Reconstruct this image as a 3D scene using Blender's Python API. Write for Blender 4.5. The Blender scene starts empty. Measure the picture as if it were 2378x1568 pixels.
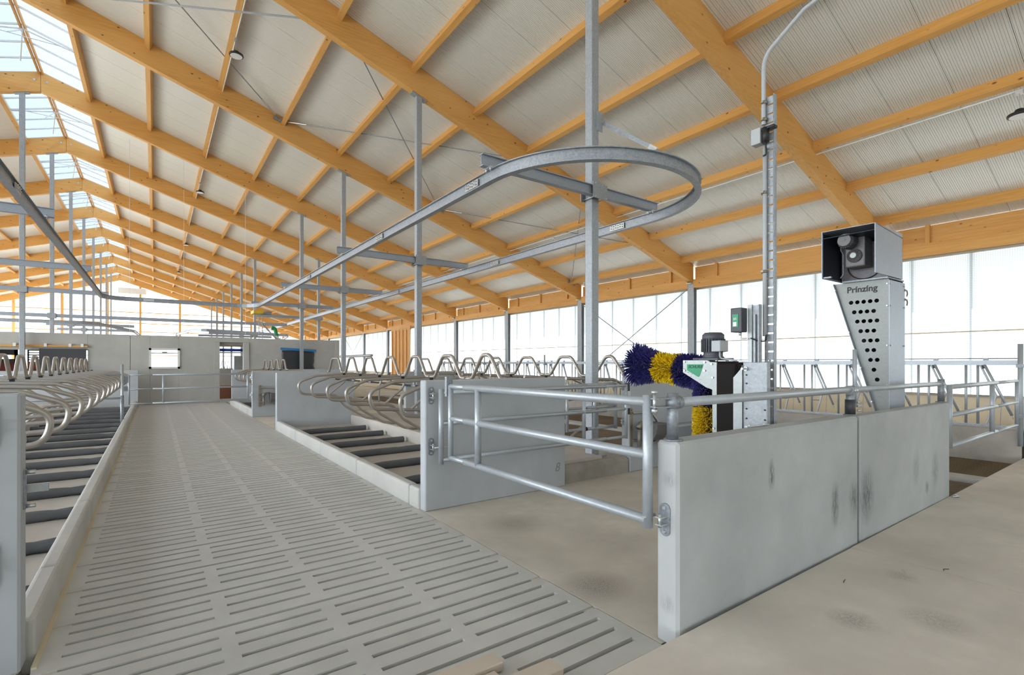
import bpy, math, random
from mathutils import Vector, Matrix
random.seed(7)
C = bpy.context.scene
COL = C.collection
PI = math.pi
# ------------------------------------------------------------------ camera, sky, sun, exposure
cd = bpy.data.cameras.new('camera'); cam = bpy.data.objects.new('camera', cd); COL.objects.link(cam)
cd.sensor_width = 36.0; cd.lens = 1165/2378*36; cd.shift_y = 59/2378; cd.clip_end = 400; cd.clip_start = .05
cam.location = (0, 0, 1.7); cam.rotation_euler = (PI/2, 0, -math.radians(35.44))
C.camera = cam
C.view_settings.view_transform = 'Standard'; C.view_settings.look = 'None'
C.view_settings.gamma = 1; C.view_settings.use_curve_mapping = False
C.view_settings.exposure = 0.62
W = bpy.data.worlds.new('sky'); C.world = W; W.use_nodes = True
bg = W.node_tree.nodes['Background']; bg.inputs[0].default_value = (.86, .93, 1.0, 1); bg.inputs[1].default_value = 5.0
sd = bpy.data.lights.new('sun', 'SUN'); sd.energy = 11.0; sd.angle = math.radians(.6); sd.color = (1, .95, .87)
sun = bpy.data.objects.new('sun', sd); COL.objects.link(sun)
sun.rotation_euler = Vector((-.62, .25, -.84)).to_track_quat('-Z', 'Y').to_euler()
C.cycles.max_bounces = 10; C.cycles.diffuse_bounces = 5; C.cycles.transmission_bounces = 6; C.cycles.transparent_max_bounces = 12
C.cycles.sample_clamp_indirect = 6.0
C.cycles.caustics_reflective = False; C.cycles.caustics_refractive = False

# ------------------------------------------------------------------ materials
def lin(c): return tuple(((v/255)/12.92 if v/255 <= .04045 else ((v/255+.055)/1.055)**2.4) for v in c)
class N:
    def __init__(s, name):
        s.m = bpy.data.materials.new(name); s.m.use_nodes = True; s.t = s.m.node_tree; s.b = s.t.nodes['Principled BSDF']
    def n(s, typ, **kw):
        o = s.t.nodes.new(typ)
        for k, v in kw.items(): setattr(o, k, v)
        return o
    def l(s, a, b): s.t.links.new(a, b)
    def coord(s, scale=(1, 1, 1), kind='Object', rot=(0, 0, 0)):
        tc = s.n('ShaderNodeTexCoord'); mp = s.n('ShaderNodeMapping'); s.l(tc.outputs[kind], mp.inputs[0])
        mp.inputs['Scale'].default_value = scale; mp.inputs['Rotation'].default_value = rot; return mp.outputs[0]
    def noise(s, vec, scale, detail=4, rough=.55):
        o = s.n('ShaderNodeTexNoise'); s.l(vec, o.inputs['Vector']); o.inputs['Scale'].default_value = scale
        o.inputs['Detail'].default_value = detail; o.inputs['Roughness'].default_value = rough; return o.outputs[0]
    def ramp(s, f, stops):
        o = s.n('ShaderNodeValToRGB'); s.l(f, o.inputs[0]); e = o.color_ramp.elements
        while len(e) < len(stops): e.new(.5)
        for i, (p, c) in enumerate(stops): e[i].position = p; e[i].color = (*c, 1) if len(c) == 3 else c
        return o.outputs[0]
    def mix(s, f, a, b, mode='MIX'):
        o = s.n('ShaderNodeMix', data_type='RGBA', blend_type=mode)
        for i, v in ((0, f), (6, a), (7, b)):
            if isinstance(v, (int, float)): o.inputs[i].default_value = v
            elif isinstance(v, tuple): o.inputs[i].default_value = (*v, 1)
            else: s.l(v, o.inputs[i])
        return o.outputs[2]
    def bump(s, h, strength, dist=.01):
        o = s.n('ShaderNodeBump'); o.inputs['Strength'].default_value = strength; o.inputs['Distance'].default_value = dist
        s.l(h, o.inputs['Height']); s.l(o.outputs[0], s.b.inputs['Normal'])
    def set(s, col=None, rough=.5, metal=0, spec=None):
        if col is not None:
            if isinstance(col, tuple): s.b.inputs['Base Color'].default_value = (*col, 1)
            else: s.l(col, s.b.inputs['Base Color'])
        if isinstance(rough, (int, float)): s.b.inputs['Roughness'].default_value = rough
        else: s.l(rough, s.b.inputs['Roughness'])
        s.b.inputs['Metallic'].default_value = metal
        if spec is not None: s.b.inputs['Specular IOR Level'].default_value = spec
        return s.m
g3 = lambda v: (v, v, v)
def plain(name, col, rough=.5, metal=0): return N(name).set(col, rough, metal)
def concrete(name, base, dark=.8, blotch=.5, fine=60, stain=0.0, bump=.15, speck=.5, spots=()):
    s = N(name); v = s.coord()
    a = s.noise(v, .9, 5, .6); b = s.noise(v, 5, 4, .6); c = s.noise(v, fine, 3, .7)
    d = tuple(x*dark for x in base); br = tuple(min(1, x*1.1) for x in base)
    col = s.mix(s.ramp(a, [(.35, g3(0)), (.65, g3(1))]), d, br)
    col = s.mix(s.mix(blotch, (0, 0, 0), s.ramp(b, [(.3, g3(0)), (.75, g3(1))])), col, tuple(x*.9 for x in base))
    col = s.mix(s.mix(speck, (0, 0, 0), s.ramp(c, [(.66, g3(0)), (.78, g3(1))])), col, tuple(x*.7 for x in base))
    if stain:
        vs = s.coord((2.3, 2.3, .55)); st = s.noise(vs, 1.6, 3, .5)
        col = s.mix(s.mix(stain, (0, 0, 0), s.ramp(st, [(.66, g3(0)), (.74, g3(1))])), col, tuple(x*.35 for x in base))
    if spots:
        tc = s.n('ShaderNodeTexCoord'); nz = s.noise(s.coord((60, 60, 9)), 1.4, 4, .7); nzr = s.ramp(nz, [(.36, g3(.1)), (.58, g3(1))])
        for x, y, z, rx, rz, k in spots:
            mp = s.n('ShaderNodeMapping'); s.l(tc.outputs['Object'], mp.inputs[0]); mp.inputs['Location'].default_value = (-x/rx, -y/rx, -z/rz); mp.inputs['Scale'].default_value = (1/rx, 1/rx, 1/rz)
            ln = s.n('ShaderNodeVectorMath', operation='LENGTH'); s.l(mp.outputs[0], ln.inputs[0])
            m_ = s.mix(1.0, s.ramp(ln.outputs['Value'], [(.25, g3(k)), (1.0, g3(0))]), nzr, 'MULTIPLY')
            col = s.mix(m_, col, tuple(v_*.25 for v_ in base))
    s.set(col, .85, 0, .25); s.bump(c, bump, .004); return s.m
CS = 1.0
M = {}
M['slat'] = concrete('slat_concrete', lin((202, 201, 196)), .86, .3, 90, 0, .2)
M['floor'] = concrete('brushed_concrete_floor', lin((212, 205, 192)), .78, .8, 140, 0, .4, .5, spots=((3.1, 4.3, 0, .35, 1, .5), (2.75, 2.75, 0, .3, 1, .6), (3.6, 3.4, 0, .5, 1, .25)))
M['walk'] = concrete('trowelled_concrete_walkway', lin((214, 206, 195)), .82, .7, 120, 0, .2, .5, spots=((3.5, 1.3, .12, .16, 1, .5), (3.9, 1.0, .12, .2, 1, .35), (4.5, 1.35, .12, .12, 1, .4)))
M['panel'] = concrete('precast_concrete_panel', lin((182, 186, 190)), .9, .35, 160, 0, .04, .15)
M['panel_old'] = concrete('stained_concrete_panel', lin((186, 189, 189)), .80, .7, 120, 0, .06, .3, spots=(
    (3.58, 1.84, .90, .055, .13, 1), (4.61, 1.84, .52, .09, .22, .9), (4.98, 1.84, .51, .12, .2, .8), (5.26, 1.85, .50, .19, .30, .9), (6.55, 1.85, .60, .13, .22, .45), (7.16, 1.85, .50, .14, .24, .5), (6.88, 1.85, .34, .07, .09, .9), (2.5, 1.90, 1.0, .06, .06, .45), (2.5, 1.92, .25, .06, .07, .4)))
M['curb'] = concrete('curb_concrete', lin((192, 191, 186)), .9, .3, 120, 0, .06, .2)
M['step'] = concrete('rough_step_concrete', lin((178, 172, 162)), .6, .7, 40, 0, .6, .8)
M['bed'] = concrete('bed_floor_concrete', lin((190, 184, 176)), .9, .4, 100, 0, .1, .3)
M['blockwall'] = concrete('back_wall_concrete', lin((182, 181, 176)), .92, .3, 60, 0, .05, .2)
M['beige'] = concrete('plinth_concrete', lin((214, 203, 180)), .9, .3, 60, 0, .05, .2)
M['pitdark'] = plain('slurry_pit', (.02, .018, .015), .6)
M['brownslat'] = concrete('soiled_slat', lin((120, 104, 84)), .6, .7, 50, 0, .2)
M['ground'] = concrete('gravel_yard', (.42, .41, .36), .8, .6, 30, 0, .3)
def galv(name, base, rough=.42, metal=.75, sp=.75):
    s = N(name); v = s.coord(); vo = s.n('ShaderNodeTexVoronoi'); s.l(v, vo.inputs['Vector']); vo.inputs['Scale'].default_value = 55
    f = s.mix(.5, vo.outputs['Color'], s.noise(v, 9, 4))
    bw = s.n('ShaderNodeRGBToBW'); s.l(f, bw.inputs[0])
    col = s.mix(s.ramp(bw.outputs[0], [(.3, g3(0)), (.7, g3(1))]), tuple(x*sp for x in base), base)
    return s.set(col, rough, metal)
M['galv'] = galv('galvanised_steel', (.40, .43, .46), .5, .3, .8)
M['galvdark'] = galv('dull_galvanised_steel', (.36, .39, .43), .5, .6, .72)
M['tube'] = galv('galvanised_tube', (.47, .51, .55), .42, .45, .93)
M['rail'] = galv('galvanised_rail_beam', (.40, .43, .47), .45, .65, .75)
M['warm_tube'] = galv('bare_steel_tube', (.44, .41, .37), .36, .7, .95)
M['zinc'] = plain('zinc_bolt', (.6, .62, .63), .35, .8)
M['ironbrown'] = plain('aged_bracket_steel', (.30, .27, .22), .5, .6)
M['black'] = plain('black_plastic', (.012, .012, .013), .45)
M['rubber'] = concrete('dusty_rubber', (.15, .158, .168), .7, .5, 40, 0, .15, 0)
s = N('black_hood_sheet'); M['hood'] = s.set((.014, .012, .011), .65, 0, .12)
M['motor'] = plain('motor_grey', (.075, .08, .095), .45)
M['greybox'] = plain('grey_plastic', (.42, .44, .46), .45)
M['darkbox'] = plain('dark_grey_plastic', (.05, .052, .06), .45)
M['sheetmetal'] = galv('zinc_sheet', (.42, .45, .45), .45, .35, .9)
M['sheetblue'] = galv('bluish_sheet', (.38, .42, .48), .45, .4, .92)
M['facesheet'] = galv('face_sheet', (.30, .32, .31), .5, .3, .92)
M['sheetshade'] = plain('painted_shade_sheet', (.03, .035, .05), .4, .5)  # shade inside the hood and tower painted as a near-black sheet
M['white'] = plain('white_plastic', (.8, .8, .78), .4)
M['offwhite'] = plain('offwhite_frame', (.72, .72, .70), .5)
M['green'] = plain('green_label', lin((10, 140, 95)), .4)
M['greenh'] = plain('green_hose', lin((30, 140, 80)), .5)
M['yellow'] = plain('yellow_housing', lin((225, 190, 40)), .5)
M['bluetape'] = plain('blue_tape', lin((45, 125, 190)), .5)
M['bluetarp'] = plain('blue_tarp', lin((20, 70, 160)), .5)
M['film'] = plain('dark_film', (.035, .036, .042), .45)
M['redpaint'] = plain('dark_red_paint', (.16, .015, .012), .5)
M['redbrown'] = plain('red_brown_board', lin((150, 100, 75)), .6)
s = N('blue_bristle'); oi_ = s.n('ShaderNodeNewGeometry'); rp = s.ramp(oi_.outputs['Random Per Island'], [(0, g3(0)), (1, g3(1))])
M['bristle_blue'] = s.set(s.mix(rp, tuple(v_*.45 for v_ in lin((52, 48, 112))), tuple(min(1, v_*1.3) for v_ in lin((52, 48, 112)))), .45, 0, .4)
s = N('yellow_bristle'); oi_ = s.n('ShaderNodeNewGeometry'); rp = s.ramp(oi_.outputs['Random Per Island'], [(0, g3(0)), (1, g3(1))])
M['bristle_yellow'] = s.set(s.mix(rp, tuple(v_*.45 for v_ in lin((240, 196, 25))), tuple(min(1, v_*1.3) for v_ in lin((240, 196, 25)))), .45, 0, .4)
M['pallet'] = concrete('pale_pallet_wood', lin((212, 198, 182)), .85, .5, 60, 0, .2, .3)
M['letter'] = plain('black_letter', (.01, .01, .01), .5)
M['chalk'] = plain('chalk_mark', (.28, .28, .27), .8)
M['lampglass'] = plain('lamp_diffuser', (.8, .8, .8), .4)
M['gear'] = galv('cast_gearbox', (.17, .165, .17), .5, .4, .85)
def wood(name, axis):
    s = N(name)
    oi = s.n('ShaderNodeObjectInfo'); tc = s.n('ShaderNodeTexCoord')
    add = s.n('ShaderNodeVectorMath', operation='MULTIPLY_ADD'); s.l(oi.outputs['Random'], add.inputs[0])
    add.inputs[1].default_value = (7, 11, 13); s.l(tc.outputs['Object'], add.inputs[2])
    def cm(sc):
        mp = s.n('ShaderNodeMapping'); s.l(add.outputs[0], mp.inputs[0]); mp.inputs['Scale'].default_value = sc; return mp.outputs[0]
    st = [7.0, 7.0, 7.0]; st[axis] = .35
    g = s.noise(cm(tuple(st)), 4.0, 5, .6)
    lay = [0, 0, 0]; lay = [1.0, 1.0, 1.0]; lay[axis] = .12
    big = s.noise(cm(tuple(lay)), 1.1, 2, .5)
    kn = [1.0, 1.0, 1.0]; kn[axis] = .62
    vo = s.n('ShaderNodeTexVoronoi'); s.l(cm(tuple(kn)), vo.inputs['Vector']); vo.inputs['Scale'].default_value = 4.2
    vo.inputs['Randomness'].default_value = 1.0
    kf = s.ramp(vo.outputs['Distance'], [(.06, g3(1)), (.12, g3(0))])
    a, b, c = (.72, .385, .115), (.58, .29, .075), (.80, .46, .16)
    col = s.mix(s.ramp(g, [(.3, g3(0)), (.7, g3(1))]), b, a)
    col = s.mix(s.mix(.5, (0, 0, 0), s.ramp(big, [(.4, g3(0)), (.65, g3(1))])), col, c)
    col = s.mix(kf, col, (.22, .085, .022))
    return s.set(col, .55, 0, .3)
M['wood_x'] = wood('glulam_along_x', 0); M['wood_y'] = wood('spruce_along_y', 1); M['wood_z'] = wood('spruce_along_z', 2)
s = N('white_roof_sheet'); v = s.coord((0, 1, 0)); wv = s.n('ShaderNodeTexWave'); s.l(v, wv.inputs[0]); wv.wave_type = 'BANDS'; wv.bands_direction = 'Y'
wv.inputs['Scale'].default_value = 3.93; wv.inputs['Distortion'].default_value = 0
s.set((.74, .73, .69), .35, 0, .4); s.bump(s.ramp(wv.outputs[0], [(.3, g3(0)), (.6, g3(1))]), .9, .012); M['roof'] = s.m
def sheet(name, col, transp, trans=.8, grid=False, rib=None):
    s = N(name); t = s.t; out = t.nodes['Material Output']; t.nodes.remove(s.b)
    tl = s.n('ShaderNodeBsdfTranslucent'); df = s.n('ShaderNodeBsdfDiffuse'); tp = s.n('ShaderNodeBsdfTransparent')
    m1 = s.n('ShaderNodeMixShader'); m2 = s.n('ShaderNodeMixShader'); m1.inputs[0].default_value = trans; m2.inputs[0].default_value = transp
    for o in (tl, df): o.inputs[0].default_value = (*col, 1)
    tp.inputs[0].default_value = (*col, 1)
    if grid:
        geo = s.n('ShaderNodeNewGeometry'); sx = s.n('ShaderNodeSeparateXYZ'); s.l(geo.outputs['Position'], sx.inputs[0])
        fs = []
        for ax in (1, 2):
            mu = s.n('ShaderNodeMath', operation='MULTIPLY'); s.l(sx.outputs[ax], mu.inputs[0]); mu.inputs[1].default_value = 1/.045
            fr = s.n('ShaderNodeMath', operation='FRACT'); s.l(mu.outputs[0], fr.inputs[0])
            lt = s.n('ShaderNodeMath', operation='LESS_THAN'); s.l(fr.outputs[0], lt.inputs[0]); lt.inputs[1].default_value = .28; fs.append(lt.outputs[0])
        mx = s.n('ShaderNodeMath', operation='MAXIMUM'); s.l(fs[0], mx.inputs[0]); s.l(fs[1], mx.inputs[1])
        c = s.mix(mx.outputs[0], col, tuple(x*.72 for x in col))
        s.l(c, tl.inputs[0]); s.l(c, df.inputs[0])
    if rib is not None:
        wv = s.n('ShaderNodeTexWave'); s.l(s.coord((0, 1, 0)), wv.inputs[0]); wv.bands_direction = 'Y'; wv.inputs['Scale'].default_value = rib
        c = s.mix(wv.outputs[0], tuple(x*.86 for x in col), col); s.l(c, tl.inputs[0]); s.l(c, tp.inputs[0])
    s.l(df.outputs[0], m1.inputs[1]); s.l(tl.outputs[0], m1.inputs[2]); s.l(m1.outputs[0], m2.inputs[1]); s.l(tp.outputs[0], m2.inputs[2])
    s.l(m2.outputs[0], out.inputs[0]); return s.m
M['curtain'] = sheet('curtain_fabric', (.37, .40, .42), .0, .8, grid=True)
M['skylight'] = sheet('skylight_sheet', (.12, .15, .19), .30, .8, rib=6)
M['gable'] = sheet('gable_sheet', (.85, .87, .9), .35, .8)
M['gable2'] = sheet('gable_sheet_dimmed', (.3, .31, .32), .0, .5)
s = N('window_glass'); s.set((1, 1, 1), .02); s.b.inputs['Transmission Weight'].default_value = 1; s.b.inputs['IOR'].default_value = 1.02; M['glass'] = s.m

# ------------------------------------------------------------------ mesh builder
class MB:
    def __init__(s): s.v = []; s.f = []; s.sm = []
    def add(s, vs, fs, smooth=False):
        o = len(s.v); s.v += [tuple(p) for p in vs]
        for f in fs: s.f.append(tuple(i+o for i in f)); s.sm.append(smooth)
        return s
    def box(s, x0, x1, y0, y1, z0, z1):
        vs = [(x, y, z) for z in (z0, z1) for y in (y0, y1) for x in (x0, x1)]
        return s.add(vs, [(0, 2, 3, 1), (4, 5, 7, 6), (0, 1, 5, 4), (2, 6, 7, 3), (0, 4, 6, 2), (1, 3, 7, 5)])
    def bar(s, p0, p1, w, h, up=(0, 0, 1)):
        p0, p1 = Vector(p0), Vector(p1); d = (p1-p0).normalized(); u = Vector(up); sd = d.cross(u)
        if sd.length < 1e-4: sd = d.cross(Vector((1, 0, 0)))
        sd.normalize(); u = sd.cross(d).normalized(); a = sd*w/2; b = u*h/2
        vs = [p+q for p in (p0, p1) for q in (-a-b, a-b, a+b, b-a)]
        return s.add(vs, [(3, 2, 1, 0), (4, 5, 6, 7), (0, 1, 5, 4), (1, 2, 6, 5), (2, 3, 7, 6), (3, 0, 4, 7)])
    def sweep(s, prof, path, up=(0, 0, 1), closed=False, smooth=False, cap=True):
        P = [Vector(p) for p in path]; n = len(P); k = len(prof); U = Vector(up); rings = []
        for i in range(n):
            a = P[i]-P[i-1] if (i or closed) else P[1]-P[0]; b = P[(i+1) % n]-P[i] if (i < n-1 or closed) else a
            a = a.normalized(); b = b.normalized(); d = (a+b).normalized(); lat = d.cross(U)
            if lat.length < 1e-5: lat = d.cross(Vector((1, 0, 0)))
            lat.normalize(); u = lat.cross(d).normalized(); sc = 1/max(.5, a.dot(d))
            rings.append([P[i]+lat*x*sc+u*y for x, y in prof])
        vs = [p for r in rings for p in r]; fs = []
        for i in range(n if closed else n-1):
            j = (i+1) % n
            for q in range(k): fs.append((i*k+q, i*k+(q+1) % k, j*k+(q+1) % k, j*k+q))
        s.add(vs, fs, smooth)
        if cap and not closed:
            s.add(rings[0], [tuple(range(k))[::-1]]); s.add(rings[-1], [tuple(range(k))])
        return s
    def tube(s, path, r, n=8, closed=False, cap=True):
        P = [Vector(p) for p in path]; m = len(P); rings = []; ref = None
        for i in range(m):
            a = P[i]-P[i-1] if (i or closed) else P[1]-P[0]; b = P[(i+1) % m]-P[i] if (i < m-1 or closed) else a
            d = (a.normalized()+b.normalized()).normalized()
            if ref is None: ref = d.orthogonal().normalized()
            ref = (ref-d*ref.dot(d)).normalized(); o = d.cross(ref)
            rings.append([P[i]+(ref*math.cos(t)+o*math.sin(t))*r for t in [2*PI*q/n for q in range(n)]])
        vs = [p for g in rings for p in g]; fs = []
        for i in range(m if closed else m-1):
            j = (i+1) % m
            for q in range(n): fs.append((i*n+q, i*n+(q+1) % n, j*n+(q+1) % n, j*n+q))
        s.add(vs, fs, True)
        if cap and not closed: s.add(rings[0], [tuple(range(n))[::-1]]); s.add(rings[-1], [tuple(range(n))])
        return s
    def rev(s, p, ax, rs, n=16):
        p = Vector(p); ax = Vector(ax).normalized(); a = ax.orthogonal().normalized(); b = ax.cross(a)
        vs = [p+ax*t+(a*math.cos(2*PI*q/n)+b*math.sin(2*PI*q/n))*r for t, r in rs for q in range(n)]; k = len(rs)
        fs = [(i*n+q, i*n+(q+1) % n, (i+1)*n+(q+1) % n, (i+1)*n+q) for i in range(k-1) for q in range(n)]
        fs2 = [tuple(range(n))[::-1], tuple(range((k-1)*n, k*n))]
        o = len(s.v); s.add(vs, fs, True)
        for f in fs2: s.f.append(tuple(i+o for i in f)); s.sm.append(False)
        return s
    def cyl(s, p0, p1, r, n=12):
        p0, p1 = Vector(p0), Vector(p1); return s.rev(p0, p1-p0, [(0, r), ((p1-p0).length, r)], n)
    def prism(s, pts, off):
        k = len(pts); off = Vector(off); vs = [Vector(p) for p in pts]+[Vector(p)+off for p in pts]
        return s.add(vs, [tuple(range(k))[::-1], tuple(range(k, 2*k))]+[(i, (i+1) % k, (i+1) % k+k, i+k) for i in range(k)])
    def mesh(s, name):
        me = bpy.data.meshes.new(name); me.from_pydata(s.v, [], s.f); me.polygons.foreach_set('use_smooth', s.sm); me.update(); return me
def fixn(me):
    import bmesh
    b = bmesh.new(); b.from_mesh(me); bmesh.ops.recalc_face_normals(b, faces=b.faces); b.to_mesh(me); b.free()
def obj(name, mb, mat, parent=None, bevel=0, seg=2, fix=True):
    me = mb.mesh(name) if isinstance(mb, MB) else mb
    if isinstance(mb, MB) and fix: fixn(me)
    if not me.materials: me.materials.append(M[mat] if isinstance(mat, str) else mat)
    o = bpy.data.objects.new(name, me); COL.objects.link(o)
    if parent is not None: adopt(o, parent)
    if bevel:
        m = o.modifiers.new('bevel', 'BEVEL'); m.width = bevel; m.segments = seg; m.limit_method = 'ANGLE'; m.angle_limit = .7
    return o
def wm(o):
    m = o.matrix_basis.copy() if o.parent is None else wm(o.parent) @ o.matrix_parent_inverse @ o.matrix_basis
    return m
def adopt(o, parent): o.parent = parent; o.matrix_parent_inverse = wm(parent).inverted()
def tag(o, label=None, cat=None, group=None, kind=None):
    if label: o['label'] = label
    if cat: o['category'] = cat
    if group: o['group'] = group
    if kind: o['kind'] = kind
    return o
def thing(name, label, cat, loc=(0, 0, 0), group=None):
    o = bpy.data.objects.new(name, None); COL.objects.link(o); o.location = loc; o.empty_display_size = .1
    return tag(o, label, cat, group)
KIDS = {}
def copy_tree(o, label=None, group=None, loc=None, par=None):
    c = o.copy(); COL.objects.link(c)
    if par is not None: c.parent = par; c.matrix_parent_inverse = o.matrix_parent_inverse.copy()
    if label: c['label'] = label
    if group: c['group'] = group
    if loc is not None: c.location = loc
    for ch in [x for x in o.children]: copy_tree(ch, par=c)
    return c
def struct(name, mb, mat, bevel=0, parent=None):
    o = obj(name, mb, mat, parent, bevel)
    if parent is None: o['kind'] = 'structure'
    return o
def sempty(name):
    o = bpy.data.objects.new(name, None); COL.objects.link(o); o['kind'] = 'structure'; return o
def fillet(pts, r, n=5):
    P = [Vector(p) for p in pts]; out = [P[0]]
    for i in range(1, len(P)-1):
        a = (P[i-1]-P[i]); b = (P[i+1]-P[i]); la, lb = a.length, b.length; a.normalize(); b.normalize()
        ang = a.angle(b); rr = r[i-1] if isinstance(r, (list, tuple)) else r
        t = min(rr/math.tan(ang/2), la*.49, lb*.49); q0 = P[i]+a*t; q1 = P[i]+b*t
        for k in range(n+1):
            u = k/n; out.append((q0*(1-u)**2+P[i]*2*u*(1-u)+q1*u*u))
    out.append(P[-1]); return out
def Iprof(w, h, tf=.012, tw=.012):
    a, b, c = w/2, h/2, tw/2
    return [(-a, -b), (a, -b), (a, -b+tf), (c, -b+tf), (c, b-tf), (a, b-tf), (a, b), (-a, b), (-a, b-tf), (-c, b-tf), (-c, -b+tf), (-a, -b+tf)]
ORD = ['first', 'second', 'third', 'fourth', 'fifth', 'sixth', 'seventh', 'eighth', 'ninth', 'tenth', 'eleventh', 'twelfth', 'thirteenth', 'fourteenth', 'fifteenth', 'sixteenth', 'seventeenth', 'eighteenth', 'nineteenth', 'twentieth', 'twenty-first', 'twenty-second']
FY = lambda k: 5.68+6.37*k
RX = -3.37                                   # ridge
zt = lambda x: 11.154-.324*x                 # underside of roof sheets = top of rafters, right slope
zb = lambda x: 10.44-.324*x
mir = lambda x: 2*RX-x
SL = math.atan(.324); DN = Vector((-math.sin(SL), 0, -math.cos(SL))); AL = Vector((math.cos(SL), 0, -math.sin(SL)))

# ------------------------------------------------------------------ ground and floors
floor = sempty('floor')
obj('yard_ground', MB().box(-90, 110, -70, 160, -1.5, -1.0), 'ground', floor)
obj('slurry_pit_base', MB().box(-.7, 2.6, -6, 26, -.75, -.7), 'pitdark', floor)
def slat_mesh(xs, x0, x1, L=.5970, gap=.018, w=.036, th=.2, pitch=.1492, chop=()):
    # solid slab with through slots: cells split along x and y, slot cells left out
    ys = [0]; sl = []
    for k in (1, 2, 3): sl.append((pitch*k-w/2, pitch*k+w/2))
    for a, b in sl: ys += [a, b]
    ys.append(L-gap*2); xe = [x0]
    for a, b in xs: xe += [a, b]
    xe.append(x1); mb = MB()
    solid = {}
    nx, ny = len(xe)-1, len(ys)-1
    for i in range(nx):
        for j in range(ny): solid[i, j] = not (i % 2 == 1 and j % 2 == 1)
    vi = {}
    def vtx(i, j, z):
        if (i, j, z) not in vi: vi[i, j, z] = len(mb.v); mb.v.append((xe[i], ys[j], z))
        return vi[i, j, z]
    for i in range(nx):
        for j in range(ny):
            if solid[i, j]:
                mb.f.append((vtx(i, j, 0), vtx(i+1, j, 0), vtx(i+1, j+1, 0), vtx(i, j+1, 0)))
                for (di, dj, a, b) in ((-1, 0, (i, j), (i, j+1)), (1, 0, (i+1, j+1), (i+1, j)), (0, -1, (i+1, j), (i, j)), (0, 1, (i, j+1), (i+1, j+1))):
                    if not solid.get((i+di, j+dj), False):
                        mb.f.append((vtx(*a, 0), vtx(*b, 0), vtx(*b, -th), vtx(*a, -th)))
    mb.sm = [False]*len(mb.f); return mb
smesh = slat_mesh([(-.44, .325), (.412, .937), (1.025, 1.547), (1.635, 2.41)], -.555, 2.49).mesh('slat'); smesh.materials.append(M['slat'])
# end stops that close the joint between neighbouring elements
for k in range(-9, 34):
    y = 4.905+.597*k
    o = bpy.data.objects.new('slat', smesh); COL.objects.link(o); o.location = (0, y+.017, 0); adopt(o, floor); o.matrix_parent_inverse = Matrix()
jm = MB()
for k in range(-9, 34):
    y = 4.905+.597*k
    jm.box(-.555, -.44, y-.018, y+.018, -.12, -.006); jm.box(2.41, 2.49, y-.018, y+.018, -.12, -.008)
o = obj('joint_mortar', jm, 'floor', floor); o['kind'] = 'stuff'
obj('crossing_slab', MB().box(2.5, 8.0, 1.95, 5.6, -.25, 0), 'floor', floor)
obj('crossing_slab', MB().box(2.5, 8.0, 13.6, 17.8, -.25, 0), 'floor', floor)
obj('walkway_slab', MB().prism([(4.852, -26, -.3), (4.852, 1.815, -.3), (14, 1.87, -.3), (14, -26, -.3)], (0, 0, .42)), 'walk', floor)
obj('walkway_slab', MB().prism([(-24, -26, -.3), (-24, 1.80, -.3), (1.6, 1.80, -.3), (4.848, 1.815, -.3), (4.848, -26, -.3)], (0, 0, .42)), 'walk', floor, .006)
obj('bed_slab', MB().box(-6.5, -.62, 3.8, 26, -.3, .035), 'bed', floor)
obj('bed_slab', MB().box(2.6, 4.4, 5.3, 13.8, -.3, .035), 'bed', floor)
obj('bed_slab', MB().box(2.6, 8.0, 17.7, 25.0, -.3, .035), 'bed', floor)
obj('stall_platform', MB().prism([(4.36, 5.42, -.2), (5.56, 5.42, -.2), (5.56, 13.75, -.2), (4.36, 13.75, -.2)], (0, 0, .49)), 'bed', floor, .03)
obj('bed_slab', MB().box(5.5, 7.3, 5.6, 13.8, -.3, .035), 'bed', floor)
obj('hall_floor', MB().box(-24, 17.5, 25.2, 76, -.3, 0), 'floor', floor)
obj('feed_table', MB().box(12.25, 17.5, -26, 76, -.3, .08), 'beige', floor)
obj('pit_base', MB().box(8.0, 11.9, 1.87, 25, -.6, -.5), 'pitdark', floor)
me = MB().box(-.024, .024, 1.89, 24.9, -.06, 0).mesh('soiled_slat'); me.materials.append(M['brownslat'])
for k in range(41):
    x = 8.06+.092*k
    if 9.40 < x < 10.02: continue
    o = bpy.data.objects.new('soiled_slat', me); COL.objects.link(o); o.location = (x, 0, 0); adopt(o, floor); o.matrix_parent_inverse = Matrix()
obj('inspection_cover', MB().box(9.62, 10.0, 1.89, 24.9, -.06, .012), 'curb', floor)
# rough step in front of the stall platform
obj('stall_step', MB().prism([(4.63, 5.30, -.1), (4.63, 5.30, .20), (4.63, 5.36, .245), (4.63, 5.75, .25), (4.63, 5.75, -.1)], (1.37, 0, 0)), 'step', floor, .02)

# ------------------------------------------------------------------ roof: ceiling sheets, purlins, skylight
ceil = sempty('ceiling')
YE = FY(11)
def roofpanel(y0, y1, xa, xb, f, th=.1):
    return MB().prism([(f(xa), y0, zt(xa)), (f(xb), y0, zt(xb)), (f(xb), y0, zt(xb)+th), (f(xa), y0, zt(xa)+th)], (0, y1-y0, 0))
pr = roofpanel(0, .992, -2.03, 18.95, lambda x: x).mesh('roof_panel'); fixn(pr); pr.materials.append(M['roof'])
pl = roofpanel(0, .992, -2.03, 10.0, mir).mesh('roof_panel_left'); fixn(pl); pl.materials.append(M['roof'])
obj('roof_panel', roofpanel(-26, -2.01, -2.03, 18.95, lambda x: x), 'roof', ceil)
obj('roof_panel', roofpanel(-26, 1.5, -2.03, 17.9, mir), 'roof', ceil)
obj('roof_panel', roofpanel(1.51, 13.98, -2.03, 10.0, mir), 'roof', ceil)
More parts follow.
